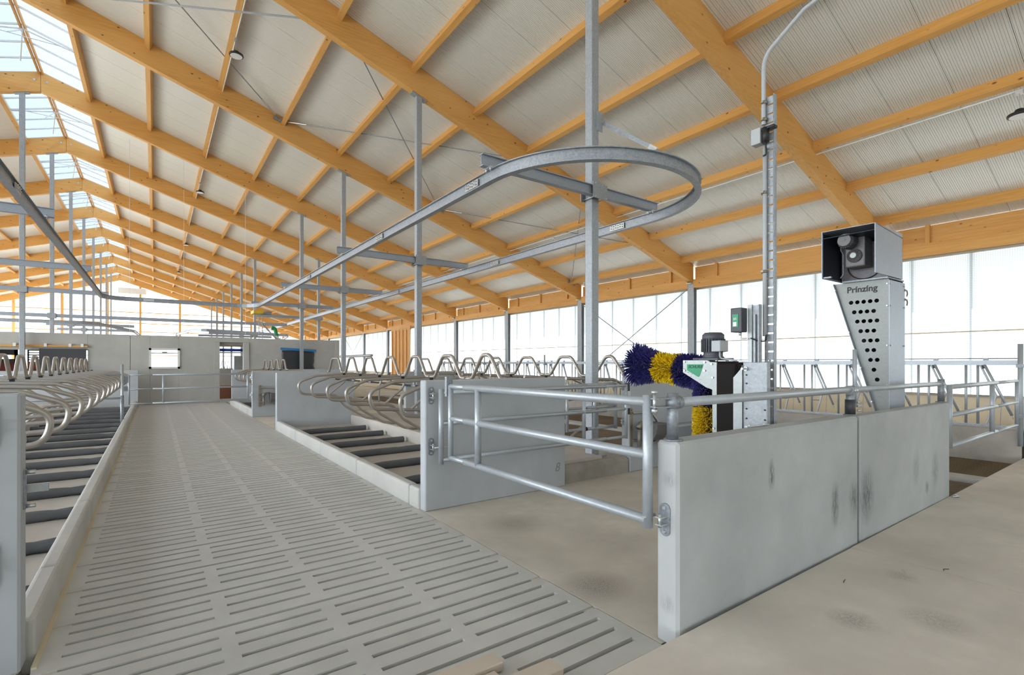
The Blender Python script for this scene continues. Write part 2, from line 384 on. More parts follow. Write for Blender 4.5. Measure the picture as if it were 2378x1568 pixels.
for k in range(-2, 78):
    o = bpy.data.objects.new('roof_panel', pr); COL.objects.link(o); o.location = (0, k, 0); adopt(o, ceil); o.matrix_parent_inverse = Matrix()
    if k >= 14:
        o = bpy.data.objects.new('roof_panel', pl); COL.objects.link(o); o.location = (0, k, 0); adopt(o, ceil); o.matrix_parent_inverse = Matrix()
for f, xe in ((lambda x: x, 18.9), (mir, 10.0)):
    obj('light_block_sheet', MB().prism([(f(-2.0), -26, zt(-2.0)+.105), (f(xe), -26, zt(xe)+.105), (f(xe), -26, zt(xe)+.12), (f(-2.0), -26, zt(-2.0)+.12)], (0, 104, 0)), 'galvdark', ceil)  # unseen sheet added to stop light leaking through the panel seams
PX = [-2.03+1.855*k for k in range(11)]
def purlin(x, y0, y1, f=lambda x: x, w=.13, d=.24):
    a = Vector((x, 0, zt(x))); b = a+AL*w; pts = [a, b, b+DN*d, a+DN*d]
    return MB().prism([(f(p.x), y0, p.z) for p in pts], (0, y1-y0, 0))
pm = [[], []]
for x in PX:
    for q, f in enumerate((lambda x: x, mir)):
        me = purlin(x, .1, 6.27, f).mesh('purlin'); fixn(me); me.materials.append(M['wood_y']); pm[q].append(me)
for k in range(-1, 11):
    for q in (0, 1):
        if q == 1 and k < 2: continue
        for i, me in enumerate(pm[q]):
            if q == 1 and i > 5: continue
            o = bpy.data.objects.new('purlin', me); COL.objects.link(o); o.location = (0, FY(k), 0); adopt(o, ceil); o.matrix_parent_inverse = Matrix()
# skylight sheets along the ridge with cross bars
for q, f in enumerate((lambda x: x, mir)):
    me = MB().add([(f(RX), 0, zt(RX)+.06), (f(-2.0), 0, zt(-2.0)+.06), (f(-2.0), 1.06, zt(-2.0)+.06), (f(RX), 1.06, zt(RX)+.06)], [(0, 1, 2, 3)]).mesh('skylight_sheet')
    fixn(me); me.materials.append(M['skylight'])
    bme = MB().prism([(f(RX), -.02, zt(RX)+.0), (f(-2.0), -.02, zt(-2.0)+.0), (f(-2.0), -.02, zt(-2.0)+.055), (f(RX), -.02, zt(RX)+.055)], (0, .04, 0)).mesh('skylight_bar')
    fixn(bme); bme.materials.append(M['offwhite'])
    for k in range(-29, 67):
        o = bpy.data.objects.new('skylight_sheet', me); COL.objects.link(o); o.location = (0, FY(0)+1.0617*k, 0); adopt(o, ceil); o.matrix_parent_inverse = Matrix()
        o = bpy.data.objects.new('skylight_bar', bme); COL.objects.link(o); o.location = (0, FY(0)+1.0617*k, 0); adopt(o, ceil); o.matrix_parent_inverse = Matrix()
for dx in (-.05, .05):
    obj('ridge_batten', MB().box(RX+dx-.025, RX+dx+.025, -26, YE, zt(RX)-.09, zt(RX)+.03), 'wood_y', ceil)
# white ridge stays hanging from the ridge in every bay
for k in range(2, 11):
    ym = FY(k)+3.18; st = MB()
    st.tube([(RX-1.3, ym, zt(-2.07)-.02), (RX, ym, zt(RX)-.12), (RX+1.3, ym, zt(-2.07)-.02)], .022, 6)
    st.tube([(RX-.9, ym, zt(-2.47)-.05), (RX, ym, zt(RX)-.35), (RX+.9, ym, zt(-2.47)-.05)], .014, 6)
    for dy in (-.25, .25): st.tube([(RX, ym, zt(RX)-.15), (RX-.18, ym+dy*3.5, zt(RX)-.75)], .018, 6)
    obj('ridge_stay', st, 'offwhite', ceil)

# ------------------------------------------------------------------ rafters
for k in range(0, 12):
    y = FY(k); far = k == 11
    lab = 'glulam timber roof rafter with steep slope, '+('nearest the camera, above the perforated scraper tower' if k == 0 else 'farthest one, against the white gable' if far else ORD[k]+' from the camera')
    t = thing('roof_rafter', lab, 'rafter', (RX, y, zb(RX)), 'timber roof rafters')
    for f in (lambda x: x, mir):
        xe = 17.28 if f(0) == 0 else 11.5
        m = MB().prism([(f(RX+.004), y-.1, zb(RX)), (f(xe), y-.1, zb(xe)), (f(xe), y-.1, zt(xe)), (f(RX+.004), y-.1, zt(RX))], (0, .2, 0))
        obj('beam_half', m, 'wood_x', t, .006, 1)
    if 2 < k < 8:
        for f in (lambda x: x, mir):
            xb_ = RX+.17; obj('bolt_washer', MB().cyl((f(xb_), y-.112, zt(xb_)-.28), (f(xb_), y-.098, zt(xb_)-.28), .035, 12), 'zinc', t)

# ------------------------------------------------------------------ right outer wall
wr = sempty('wall_right')
XW = 17.55
obj('plinth', MB().box(XW-.05, XW+.15, -26, YE, -.3, .80), 'beige', wr)
obj('sill_rail', MB().box(XW-.1, XW-.02, -6, YE, .80, .87), 'ironbrown', wr)
sm_ = MB().add([(XW, 0, .82), (XW, 6.37, .82), (XW, 6.37, 4.66), (XW, 0, 4.66)], [(0, 1, 2, 3)]).mesh('curtain_sheet'); sm_.materials.append(M['curtain'])
hr = MB().bar((XW-.03, 0, 2.53), (XW-.03, 6.37, 2.53), .03, .035).mesh('curtain_rail'); hr.materials.append(M['beige'])
tr = MB().box(XW-.09, XW-.02, 0, 6.37, 4.60, 4.68).mesh('curtain_roller'); tr.materials.append(M['ironbrown'])
vb = MB().box(XW+.03, XW+.07, -.02, .02, .8, 4.66).mesh('curtain_post'); vb.materials.append(M['sheetblue'])
lb = MB().box(17.22, 17.38, .12, 6.25, 4.68, 4.98).mesh('lower_eave_board'); lb.materials.append(M['wood_y'])
ub = MB().box(17.36, 17.46, .12, 6.25, 4.98, 5.475).mesh('upper_eave_board'); ub.materials.append(M['wood_y'])
ub2 = MB().box(17.22, 17.46, .12, 6.25, 4.66, 4.68).mesh('eave_soffit'); ub2.materials.append(M['wood_y'])
stu = MB().box(17.27, 17.36, -.05, .05, 4.98, 5.49).mesh('eave_stud'); stu.materials.append(M['wood_z'])
for k in range(-5, 11):
    def put(me, dy=0):
        o = bpy.data.objects.new(me.name.split('.')[0], me); COL.objects.link(o); o.location = (0, FY(k)+dy, 0); adopt(o, wr); o.matrix_parent_inverse = Matrix()
    for me in (sm_, hr, tr, lb, ub, ub2): put(me)
    for j in range(5): put(vb, .64+1.27*j)
    for j in (.17, 1.0, 3.2, 5.3): put(stu, j)
for k in range(0, 11):
    y = FY(k)
    t = thing('wall_column', 'galvanised steel wall column under eave, '+('nearest, hidden behind the scraper tower' if k == 0 else ORD[k]+' along the translucent wall'), 'column', (17.3, y, 0), 'steel columns along the translucent wall')
    obj('shaft', MB().sweep(Iprof(.28, .20, .016, .012), [(17.33, y, -.1), (17.33, y, 4.9)], up=(1, 0, 0)), 'galv', t)
    obj('bearing_plate', MB().box(17.08, 17.4, y-.11, y+.11, zb(17.2)-.05, zb(17.2)-.03), 'zinc', t)
# cross bracing rods on the outer wall
for nm, y0, z0, y1, z1, lab in (('a', FY(1)+.15, 4.6, FY(2)-.2, .9, 'thin steel brace rod on translucent wall, rising to the right behind the cow brush'), ('b', FY(2)-.2, 4.6, FY(1)+.15, .9, 'thin steel brace rod on translucent wall, falling to the right behind the cow brush'),
                        ('c', FY(7)+.15, 4.6, FY(8)-.2, .9, 'far thin brace rod, rising to the right beside the timber boarding'), ('d', FY(8)-.2, 4.6, FY(7)+.15, .9, 'far thin brace rod, falling to the right beside the timber boarding')):
    t = thing('brace_rod', lab, 'rod', (17.2, (y0+y1)/2, (z0+z1)/2), 'wall brace rods')
    obj('rod', MB().tube([(17.2, y0, z0), (17.2, y1, z1)], .02, 6), 'galvdark', t)
# timber boarding far along the wall
t = thing('timber_boarding', 'tall upright timber boards closing a gap in the far translucent wall', 'cladding', (17.3, 40.2, 0))
for i in range(5):
    y = 38.4+.75*i
    obj('board', MB().box(17.05, 17.1, y, y+.72, .3, 4.5), 'wood_z', t)
    obj('batten', MB().box(16.98, 17.05, y+.62, y+.78, .3, 4.6), 'wood_z', t)
obj('head_board', MB().box(17.0, 17.12, 38.3, 42.3, 4.45, 4.75), 'wood_y', t)
# loose rail by the far wall
tag(obj('wall_pipe', MB().tube([(15.5, 43, 2.35), (15.5, 62, 2.35)], .12, 10), 'galvdark'), 'thick grey pipe level along the far end of the translucent wall', 'pipe')

# ------------------------------------------------------------------ far gable
wf = sempty('wall_far')
gx0, gx1 = mir(17.6), 17.6
obj('gable_sheet', MB().add([(gx0, YE+.25, .3), (gx1, YE+.25, .3), (gx1, YE+.25, zt(gx1)), (RX, YE+.25, zt(RX)), (gx0, YE+.25, zt(gx1))], [(0, 1, 2, 3, 4)]), 'gable', wf)
wn_ = sempty('wall_near')
obj('gable_sheet', MB().add([(gx0, -26, .3), (gx1, -26, .3), (gx1, -26, zt(gx1)), (RX, -26, zt(RX)), (gx0, -26, zt(gx1))], [(4, 3, 2, 1, 0)]), 'gable2', wn_)  # unseen near gable, added and dimmed to hold back light behind the camera
obj('gable_plinth', MB().box(gx0, gx1, YE+.1, YE+.4, -.3, .6), 'beige', wf)
for x in (-16.6, -12.51, -8.56, -4.54, -1.44, 2.57, 6.6, 10.6, 14.6):
    h = zb(x) if x > RX else zb(mir(x))
    obj('gable_post', MB().box(x-.12, x+.12, YE-.1, YE+.15, 0, h), 'wood_z', wf)
for z in (2.6, 4.0, 5.47, 6.5, 7.8):
    half = (10.44-z)/.324-RX*0
    xr = min(17, (10.44-z)/.324); obj('gable_rail', MB().box(mir(xr), xr, YE+.15, YE+.22, z-.05, z+.05), 'wood_x', wf)
obj('gable_board', MB().prism([(RX-.2, YE-.15, 10.7), (RX+2.5, YE-.15, 10.7), (RX+2.5, YE-.15, 10.0), (RX-.2, YE-.15, 10.0)], (0, .05, 0)), 'roof', wf)

# ------------------------------------------------------------------ back block wall
wb = sempty('wall_back')
Y0 = 25.1
def wseg(x0, x1, z0, z1): return obj('wall_panel', MB().box(x0, x1, Y0, Y0+.2, z0, z1), 'blockwall', wb, .008, 1)
wseg(-9.0, -4.9, 0, 2.82); wseg(-4.9, -2.1, 2.18, 2.82); wseg(-4.9, -3.5, 0, .8)
wseg(-2.1, -.805, 0, 2.82)
obj('joint_strip', MB().box(-.82, -.77, Y0+.05, Y0+.19, 0, 2.8), 'galvdark', wb); wseg(-.79, -.16, 0, 2.82); obj('door_ceiling', MB().box(2.1, 3.6, Y0+.2, 28.5, 2.5, 2.62), 'step', wb); wseg(-.16, .81, 0, 1.5); wseg(-.16, .81, 2.26, 2.82); wseg(.81, 2.07, 0, 2.82)  # joint strip added behind the gap to block a bright slit
wseg(2.06, 3.45, 2.60, 2.82); wseg(3.43, 7.18, 0, 2.80)
obj('door_pier', MB().box(2.07, 2.29, Y0-.06, Y0+.2, 0, 2.6), 'blockwall', wb, .01, 1)
obj('door_pier', MB().box(3.20, 3.43, Y0-.06, Y0+.2, 0, 2.6), 'blockwall', wb, .01, 1)
obj('corner_pier', MB().box(7.18, 7.40, Y0-.05, 38, 0, 2.81), 'blockwall', wb, .01, 1)
wn = sempty('window_1')
fr = MB().box(-.2, -.12, Y0-.05, Y0+.05, 1.46, 2.30).box(.77, .85, Y0-.05, Y0+.05, 1.46, 2.30).box(-.2, .85, Y0-.05, Y0+.05, 2.22, 2.30).box(-.2, .85, Y0-.05, Y0+.05, 1.46, 1.54)
obj('window_frame', fr, 'offwhite', wn); obj('window_bar', MB().box(-.12, .77, Y0, Y0+.03, 2.08, 2.12), 'galvdark', wn)
obj('window_handle', MB().box(.24, .42, Y0-.02, Y0+.02, 2.12, 2.16), 'ironbrown', wn); obj('pane', MB().box(-.12, .77, Y0+.06, Y0+.07, 1.54, 2.22), 'glass', wn)
tag(obj('sliding_panel', MB().box(-3.46, -2.14, Y0-.09, Y0-.03, .72, 2.23), 'darkbox'), 'dark navy sliding panel hung in front of the back wall opening', 'door panel')
t = thing('sliding_rail', 'thin timber slide rail with white brackets above the dark panel', 'rail', (-3.6, Y0-.1, 2.3))
obj('rail_bar', MB().box(-6.5, -2.1, Y0-.13, Y0-.03, 2.29, 2.36), 'wood_x', t)
for x in (-4.1, -3.28, -2.6, -2.25): obj('bracket', MB().box(x-.04, x+.04, Y0-.15, Y0-.02, 2.3, 2.42), 'white', t)
t = thing('tarp_cover', 'dark plastic film taped over a wall hole with blue tape', 'cover', (5.4, Y0-.03, 1.8))
gridm = MB(); nx, nz = 16, 12
for j in range(nz+1):
    for i in range(nx+1):
        u, w = i/nx, j/nz; xx = 4.78+1.42*u+(.05*math.sin(9*w)+.04*math.sin(23*w))*(1 if u > .5 else -.7)*(abs(u-.5)*2)**2*(1-w)
        gridm.v.append((xx, Y0-.03-.02*math.sin(7*u+3*w)*math.sin(5*w)-.012*random.random(), .95+1.33*w))
for j in range(nz):
    for i in range(nx): a = j*(nx+1)+i; gridm.f.append((a, a+1, a+nx+2, a+nx+1)); gridm.sm.append(True)
fo = obj('film', gridm, 'film', t); fo.modifiers.new('thick', 'SOLIDIFY').thickness = .004
obj('tape', MB().bar((4.72, Y0-.045, 2.36), (6.3, Y0-.045, 2.28), .012, .11), 'bluetape', t)
t = thing('roll_door', 'blue rolled-up tarpaulin across the top of the back doorway', 'roll door', (2.75, Y0+.15, 2.2))
obj('tarp_roll', MB().cyl((2.29, Y0+.28, 2.27), (3.2, Y0+.28, 2.27), .065, 12), 'bluetarp', t); obj('roll_rail', MB().box(2.29, 3.2, Y0+.25, Y0+.31, 2.13, 2.19), 'galv', t)
# things inside the back block seen through its openings
tag(obj('low_partition', MB().box(1.9, 3.25, 27.4, 27.5, 0, .62), 'redbrown'), 'red-brown low board partition seen through the back doorway', 'partition')
tag(obj('hall_wall', MB().box(2.1, 3.6, 29.0, 29.2, 0, 1.42), 'blockwall'), 'low concrete wall with bent tubes on it inside the doorway', 'wall panel')
tag(obj('steel_cabinet', MB().box(3.0, 3.5, 26.5, 27.0, 0, 2.02), 'sheetmetal', None, .01), 'tall bright metal cabinet inside the doorway', 'cabinet')
t = thing('red_machine', 'dark red machine with black upper frame in the left opening', 'machine', (-4.6, 27, 0))
obj('body', MB().box(-5.4, -4.3, 26.5, 27.3, 0, 1.75), 'redpaint', t, .02); obj('frame', MB().box(-5.4, -4.25, 26.4, 26.5, 2.0, 2.5).box(-4.34, -4.25, 26.4, 26.5, 0, 2.5).box(-5.4, -4.3, 26.4, 26.5, 1.72, 1.85), 'black', t)
t = thing('milking_control', 'dark red upright panel with black grille beside the dark sliding panel', 'machine', (-3.7, 26.2, 0))
obj('body', MB().box(-3.95, -3.5, 26.2, 26.5, .4, 1.75), 'redpaint', t); g = MB()
for i in range(5): g.box(-3.95, -3.5, 26.18, 26.22, 1.80+.09*i, 1.84+.09*i)
g.box(-3.95, -3.9, 26.18, 26.22, 1.75, 2.25).box(-3.55, -3.5, 26.18, 26.22, 1.75, 2.25); obj('grille', g, 'black', t)


# ------------------------------------------------------------------ interior steel posts
def steel_post(x, k, z0, ztop, lab, grp, w=.15):
    y = FY(k); t = thing('steel_post', lab, 'post', (x, y, z0), grp)
    obj('shaft', MB().box(x-w/2, x+w/2, y-w/2, y+w/2, z0+.015, ztop), 'galv', t, .01, 2)
    obj('base_plate', MB().box(x-.16, x+.16, y-.16, y+.16, z0, z0+.018), 'galv', t)
    u = math.copysign(1, x-RX); a = math.atan(.324)*u
    obj('head_plate', MB().bar((x-.2, y, ztop+.2*.324*u+.0), (x+.2, y, ztop-.2*.324*u), .17, .02, (0, 0, 1)), 'galv', t)
    return t
for k in (0, 1, 2, 3, 5, 6, 7, 8, 9, 10):
    xx = 5.58 if k < 4 else 5.48
    lab = {0: 'thick galvanised steel post carrying the rail loop, nearest the camera', 1: 'tall galvanised post standing behind the right front stalls', 2: 'galvanised post third along the right row, behind the small gate', 3: 'galvanised post in front of the back wall beside the taped film'}.get(k, 'galvanised post beyond the back wall, right row, '+ORD[k-5]+' one behind it')
    steel_post(xx, k, .25 if k in (0,) else .29 if k == 1 else 0, zb(xx)-.02, lab, 'right row of steel posts')
steel_post(7.98, 4, 0, zb(7.98)-.02, 'galvanised post behind the back wall right of the taped film', 'right row of steel posts')
for k in range(3, 11):
    lab = 'galvanised post under the ridge in front of the dark sliding panel' if k == 3 else 'galvanised ridge post beyond the back wall, '+ORD[k-4]+' one behind it'
    steel_post(-3.87, k, 0, zb(mir(-3.87))-.02, lab, 'steel posts under the ridge')

# ------------------------------------------------------------------ overhead rail loop and its cross beams
ZR = 4.18; xL, xR, RR = 3.64, 6.90, 1.63; xc = (xL+xR)/2; yc = 5.55
t = thing('overhead_rail', 'grey steel I-beam rail loop hanging overhead around the front post', 'rail', (xc, yc, ZR))
path = [(xR, 46, ZR), (xR, 30, ZR)] + [(xR, y, ZR) for y in (24, 18, 12)]
path += [(xc+RR*math.cos(a), yc-RR*math.sin(a), ZR) for a in [PI*i/28 for i in range(29)]]
path += fillet([(xL, 6.2, ZR), (xL, 24.5, ZR), (-1.62, 24.5, ZR), (-1.62, 2.0, ZR)], [1.0, .9], 8)
obj('beam', MB().sweep(Iprof(.09, .16, .012, .014), path), 'rail', t)
def splice(p, d, n, parent):
    d = Vector(d).normalized(); n = Vector(n).normalized(); p = Vector(p)
    o = obj('splice_plate', MB().bar(p-d*.17+n*.028, p+d*.17+n*.028, .012, .10), 'zinc', parent)
    b = MB()
    for i in range(6):
        for dz in (-.022, .022): q = p+d*(-.13+.052*i)+n*.03+Vector((0, 0, dz+.012*(i % 2))); b.cyl(q, q+n*.022, .010, 6)
    tag(obj('bolt', b, 'zinc', o), kind='stuff')
for p, d, n in (((xL, 5.05+1.0, ZR), (0, 1, 0), (-1, 0, 0)), ((xL, 9.6, ZR), (0, 1, 0), (-1, 0, 0)), ((xR, 6.35, ZR), (0, 1, 0), (-1, 0, 0)), ((xR, 10.4, ZR), (0, 1, 0), (-1, 0, 0)), ((xR, 16.6, ZR), (0, 1, 0), (-1, 0, 0)), ((xL, 15.2, ZR), (0, 1, 0), (-1, 0, 0)), ((-.2, 24.5, ZR), (1, 0, 0), (0, -1, 0)), ((-1.62, 9.9, ZR), (0, 1, 0), (1, 0, 0))): splice(p, d, n, t)
def clampset(x, y, z, parent):
    b = MB().box(x-.09, x+.09, y-.07, y+.07, z-.008, z+.012)
    for dx in (-.07, .07):
        for dy in (-.05, .05): b.cyl((x+dx, y+dy, z-.05), (x+dx, y+dy, z+.04), .010, 6)
    obj('rail_clamp', b, 'zinc', parent)
def crossbeam(x0, x1, k, xp, lab, zc=4.345, clamps=(), yy=None):
    y = FY(k)-.125 if yy is None else yy; t = thing('cross_beam', lab, 'beam', (xp, y, zc), 'cross beams on the posts')
    obj('beam', MB().sweep(Iprof(.09, .16), [(x0, y, zc), (x1, y, zc)]), 'sheetblue', t)
    yp = FY(k)
    obj('clamp_plate', MB().box(xp-.15, xp+.15, y-.06, y-.045, zc-.12, zc+.12), 'galv', t)
    obj('clamp_plate', MB().box(xp-.15, xp+.15, yp+.085, yp+.1, zc-.12, zc+.12), 'galv', t)
    b = MB()
    for dx in (-.115, .115):
        for dz in (-.1, .1): b.cyl((xp+dx, y-.08, zc+dz), (xp+dx, yp+.13, zc+dz), .009, 6)
    obj('threaded_rod', b, 'zinc', t)
    for x in clamps: clampset(x, y, ZR+.08, t)
    return t
for k in range(4):
    crossbeam(3.46, 7.0, k, 5.58, ['steel cross beam on the front post inside the rail loop', 'steel cross beam on the second post of the right row', 'steel cross beam on the third post of the right row', 'steel cross beam on the post before the back wall'][k], clamps=(xL, xR))
crossbeam(4.6, 8.2, 4, 7.98, 'short cross beam on the post right of the taped film', clamps=(xR,))
for k in (1, 2, 3): crossbeam(-5.6, -1.45, k, -3.87, ['', 'higher left cross beam under the dark diagonal rail', 'middle left cross beam crossing the ridge posts', 'lower left cross beam clamped to the front ridge post'][k], clamps=(-1.62,) if k < 3 else ())
t = thing('steel_post', 'galvanised ridge post left of the frame, holding a left cross beam', 'post', (-3.87, FY(2), 0), 'steel posts under the ridge')
crossx = ((-9.5, 6.2, 4, -3.87, 3.88, 'long dull cross beam behind the back wall on the near ridge posts'), (-4.9, -1.0, 5, -3.87, 3.87, 'short cross beam beyond the back wall, upper of two'), (-5.2, -1.2, 6, -3.87, 3.92, 'short cross beam beyond the back wall, lower of two'),
          (2.8, 7.4, 5, 5.48, 3.62, 'cross beam low beyond the back wall over the doorway'), (2.6, 7.6, 6, 5.48, 3.75, 'second cross beam low beyond the back wall over the doorway'))
bpy.data.objects.remove(t)
for x0, x1, k, xp, zc, lab in crossx: crossbeam(x0, x1, k, xp, lab, zc)
# second rail loop beyond the back wall
t = thing('overhead_rail', 'second grey rail loop beyond the back wall, between ridge posts and lattice mast', 'rail', (0, 36, 3.6))
obj('beam', MB().sweep(Iprof(.09, .16, .012, .014), fillet([(-10, 33.5, 3.75), (-2.5, 33.5, 3.75), (-1.0, 38, 3.6), (-.5, 60, 3.6)], [1, 1], 6)), 'rail', t)
obj('beam', MB().sweep(Iprof(.09, .16, .012, .014), fillet([(9.5, 52, 3.6), (7.3, 36, 3.55), (1.9, 33.5, 3.6), (1.2, 40, 3.6), (1.5, 60, 3.6)], [1, 1, 1], 6)), 'rail', t)
# tie rod from front post to the loop
t = thing('tie_rod', 'flat tie bar with turnbuckle from the front post to the rail loop', 'rod', (5.66, 5.6, 5.3))
obj('wall_plate', MB().box(5.60, 5.72, 5.585, 5.605, 5.32, 5.62), 'galv', t)
a, b = Vector((5.72, 5.58, 5.46)), Vector((5.87, 4.14, 4.36)); d = b-a
obj('flat_bar', MB().bar(a, a+d*.62, .012, .06), 'galvdark', t); obj('turnbuckle', MB().cyl(a+d*.60, a+d*.95, .016, 8).bar(a+d*.74, a+d*.86, .05, .02).bar(a+d*.58, a+d*.66, .03, .07), 'zinc', t)
clampset(5.87, 4.13, ZR+.08, t)
# hanging bedding spreader with lattice mast near the doorway
t = thing('lattice_mast', 'narrow galvanised lattice mast with yellow drive box under the rail curve', 'mast', (3.95, 25.6, 2.8))
m = MB()
for dx in (-.07, .07): m.bar((3.98+dx, 25.6, 2.5), (3.98+dx, 25.6, 4.05), .03, .03, (0, 1, 0))
for i in range(9): m.bar((3.91, 25.6, 2.55+.16*i), (4.05, 25.6, 2.63+.16*i), .012, .012, (0, 1, 0))
obj('lattice', m, 'galv', t); obj('drive_box', MB().box(3.55, 3.95, 24.7, 25.5, 3.9, 4.05), 'yellow', t, .02); obj('motor', MB().cyl((3.9, 25.5, 4.0), (4.4, 25.5, 4.0), .09, 12), 'galv', t)
obj('brace', MB().tube([(4.05, 25.6, 3.5), (4.75, 25.6, 2.7)], .03, 6), 'galvdark', t)
t = thing('spreader_head', 'green bent hose on a pale machine head above the back wall', 'hose', (4.65, 25.7, 2.8))
obj('hose', MB().tube(fillet([(4.45, 25.7, 3.35), (4.6, 25.7, 3.32), (4.68, 25.7, 2.95)], .1), .085, 10), 'greenh', t)
obj('hose_collar', MB().cyl((4.68, 25.7, 2.78), (4.68, 25.7, 2.97), .095, 10).cyl((4.6, 25.7, 2.8), (4.85, 25.7, 2.86), .03, 6), 'white', t)

# ------------------------------------------------------------------ wind bracing rods under the roof
def roofpt(x, k, s): return Vector((x, FY(k)+s*.1, zt(x)-.16))
rods = (((-2.6, 2), (2.75, 1), 'flat strap brace crossing at the top edge of the picture'), ((3.45, 2), (-2.6, 1), 'cable brace from the purlin plate up and left across the lamp'), ((3.45, 2), (9.55, 1), 'cable brace from the purlin plate down behind the rail loop'),
        ((9.4, 2), (3.75, 1), 'dark cable brace falling from the second rafter past the second post'), ((9.4, 2), (15.4, 1), 'cable brace from the middle rafter plate down to the second rafter foot'), ((16.6, 2), (11.5, 1), 'pale brace rod left of the front post running down to the eave'))
for (xa, ka), (xb_, kb), lab in rods:
    a, b = roofpt(xa, ka, -1), roofpt(xb_, kb, 1)
    if 'strap' in lab: a.z -= .2; b.z -= .5
    a = a+(b-a).normalized()*.12
    t = thing('roof_brace', lab, 'rod', a, 'roof wind braces')
    if 'strap' in lab: obj('strap', MB().bar(a, b, .07, .012), 'galv', t)
    else:
        obj('cable', MB().tube([a, b], .016, 6), 'galvdark', t); c = a+(b-a)*.10; obj('turnbuckle', MB().tube([a+(b-a)*.02, c], .03, 6), 'zinc', t)
for x, lab in ((3.45, 'steel brace plate on the third rafter below the nearest lamp'), (9.4, 'steel brace plate on the third rafter seen beneath the rail loop'), (16.6, 'steel brace plate at the foot of the third rafter beside the front post')):
    y = FY(2)-.12; p = Vector((x, y, zt(x)-.16)); tag(obj('brace_plate', MB().bar(p-AL*.22, p+AL*.22, .05, .14, (0, 0, 1)), 'galvdark'), lab, 'plate', 'roof brace plates')

# ------------------------------------------------------------------ lamps
def lamp(x, y, lab):
    z = zt(x+.0)-.24
    t = thing('pendant_lamp', lab, 'lamp', (x, y, z), 'round pendant lamps')
    obj('suspension', MB().tube([(x, y, z-.05), (x, y, z-.38)], .006, 5).tube([(x-.02, y, z), (x-.02, y, z-.3)], .006, 5).box(x-.05, x+.05, y-.05, y+.05, z-.09, z-.02), 'zinc', t)
    obj('housing', MB().rev((x, y, z-.50), (0, 0, 1), [(0, .165), (.02, .175), (.05, .17), (.065, .09), (.13, .06)], 24), 'black', t)
    obj('diffuser', MB().rev((x, y, z-.508), (0, 0, 1), [(0, .142), (.012, .145)], 24), 'lampglass', t)
for i, y in enumerate((15.1, 28.2, 41.3, 54.4)): lamp(1.76, y, 'round black pendant lamp under the left purlin, '+ORD[i]+' from the camera')
for i, y in enumerate((2.1, 15.3, 28.4, 41.5)): lamp(12.93, y, ['round black pendant lamp cut by the right picture edge', 'round black pendant lamp behind the rail, left of the front post', 'small black pendant lamp right of the second far post', 'tiny black pendant lamp far right, beyond the third post'][i])
# conduit strips under the lamp purlins
for x, y0, lab in ((1.75, 12, 'thin white conduit along the underside of the left lamp purlin'), (12.93, -1, 'thin white conduit along the underside of the right lamp purlin')):
    tag(obj('conduit', MB().tube([(x+.0, y0, zt(x)-.262), (x+.0, 60, zt(x)-.262)], .016, 6), 'white'), lab, 'conduit')
for i, (x, y) in enumerate(((1.0, 25.5), (-.9, 27.5), (3.4, 26))):
    tag(obj('pull_cord', MB().tube([(x, y, 3.0), (x, y, zt(x))], .008, 4), 'white'), 'thin white cord hanging from the roof, '+['over the small window', 'left of the small window', 'over the doorway'][i], 'cord')

# ------------------------------------------------------------------ concrete divider panels
def cpanel(x0, x1, y0, y1, z0, z1, lab, mat='panel', bev=.012):
    t = obj('concrete_panel', MB().box(x0, x1, y0, y1, z0, z1), mat, None, bev, 1); return tag(t, lab, 'wall panel', 'concrete divider panels')
p1 = cpanel(2.51, 5.07, 1.84, 2.0, 0, 1.228, 'thick low concrete wall panel with rounded end, nearest the foreground walkway', 'panel_old', .018)
obj('joint_strip', MB().box(5.07, 5.115, 1.86, 1.98, .12, 1.19), 'black', p1)
cpanel(5.115, 7.68, 1.84, 1.96, .0, 1.226, 'low concrete wall panel right of the black joint, below the scraper tower', 'panel_old', .01)
pB = cpanel(2.505, 4.62, 5.22, 5.36, 0, 1.5, 'smooth concrete panel behind the two tube gates, ending the front right stalls')
cpanel(6.02, 8.05, 5.29, 5.47, 0, 1.5, 'smooth concrete panel behind the cow brush, carrying the drinking trough')
cpanel(-3.4, -.60, 3.79, 3.945, 0, 1.53, 'concrete panel cut by the left picture edge with bolted hinge plates')
pD = cpanel(2.50, 4.46, 13.76, 13.92, 0, 1.445, 'wide concrete panel closing the far end of the front right stalls')
pE = cpanel(2.48, 4.5, 17.5, 17.66, 0, 1.45, 'narrow bluish concrete panel with a small drinker on it beyond the crossing')
cpanel(6.02, 8.0, 13.86, 14.02, 0, 1.445, 'beige concrete panel behind the curved stall tubes, far side of the crossing')
cpanel(2.56, 7.1, 23.4, 23.55, 0, 1.42, 'low concrete panel with rusty top edge right of the back doorway')
cpanel(-5.2, -.52, 24.0, 24.15, 0, 1.42, 'low concrete panel standing behind the far end of the left stalls')
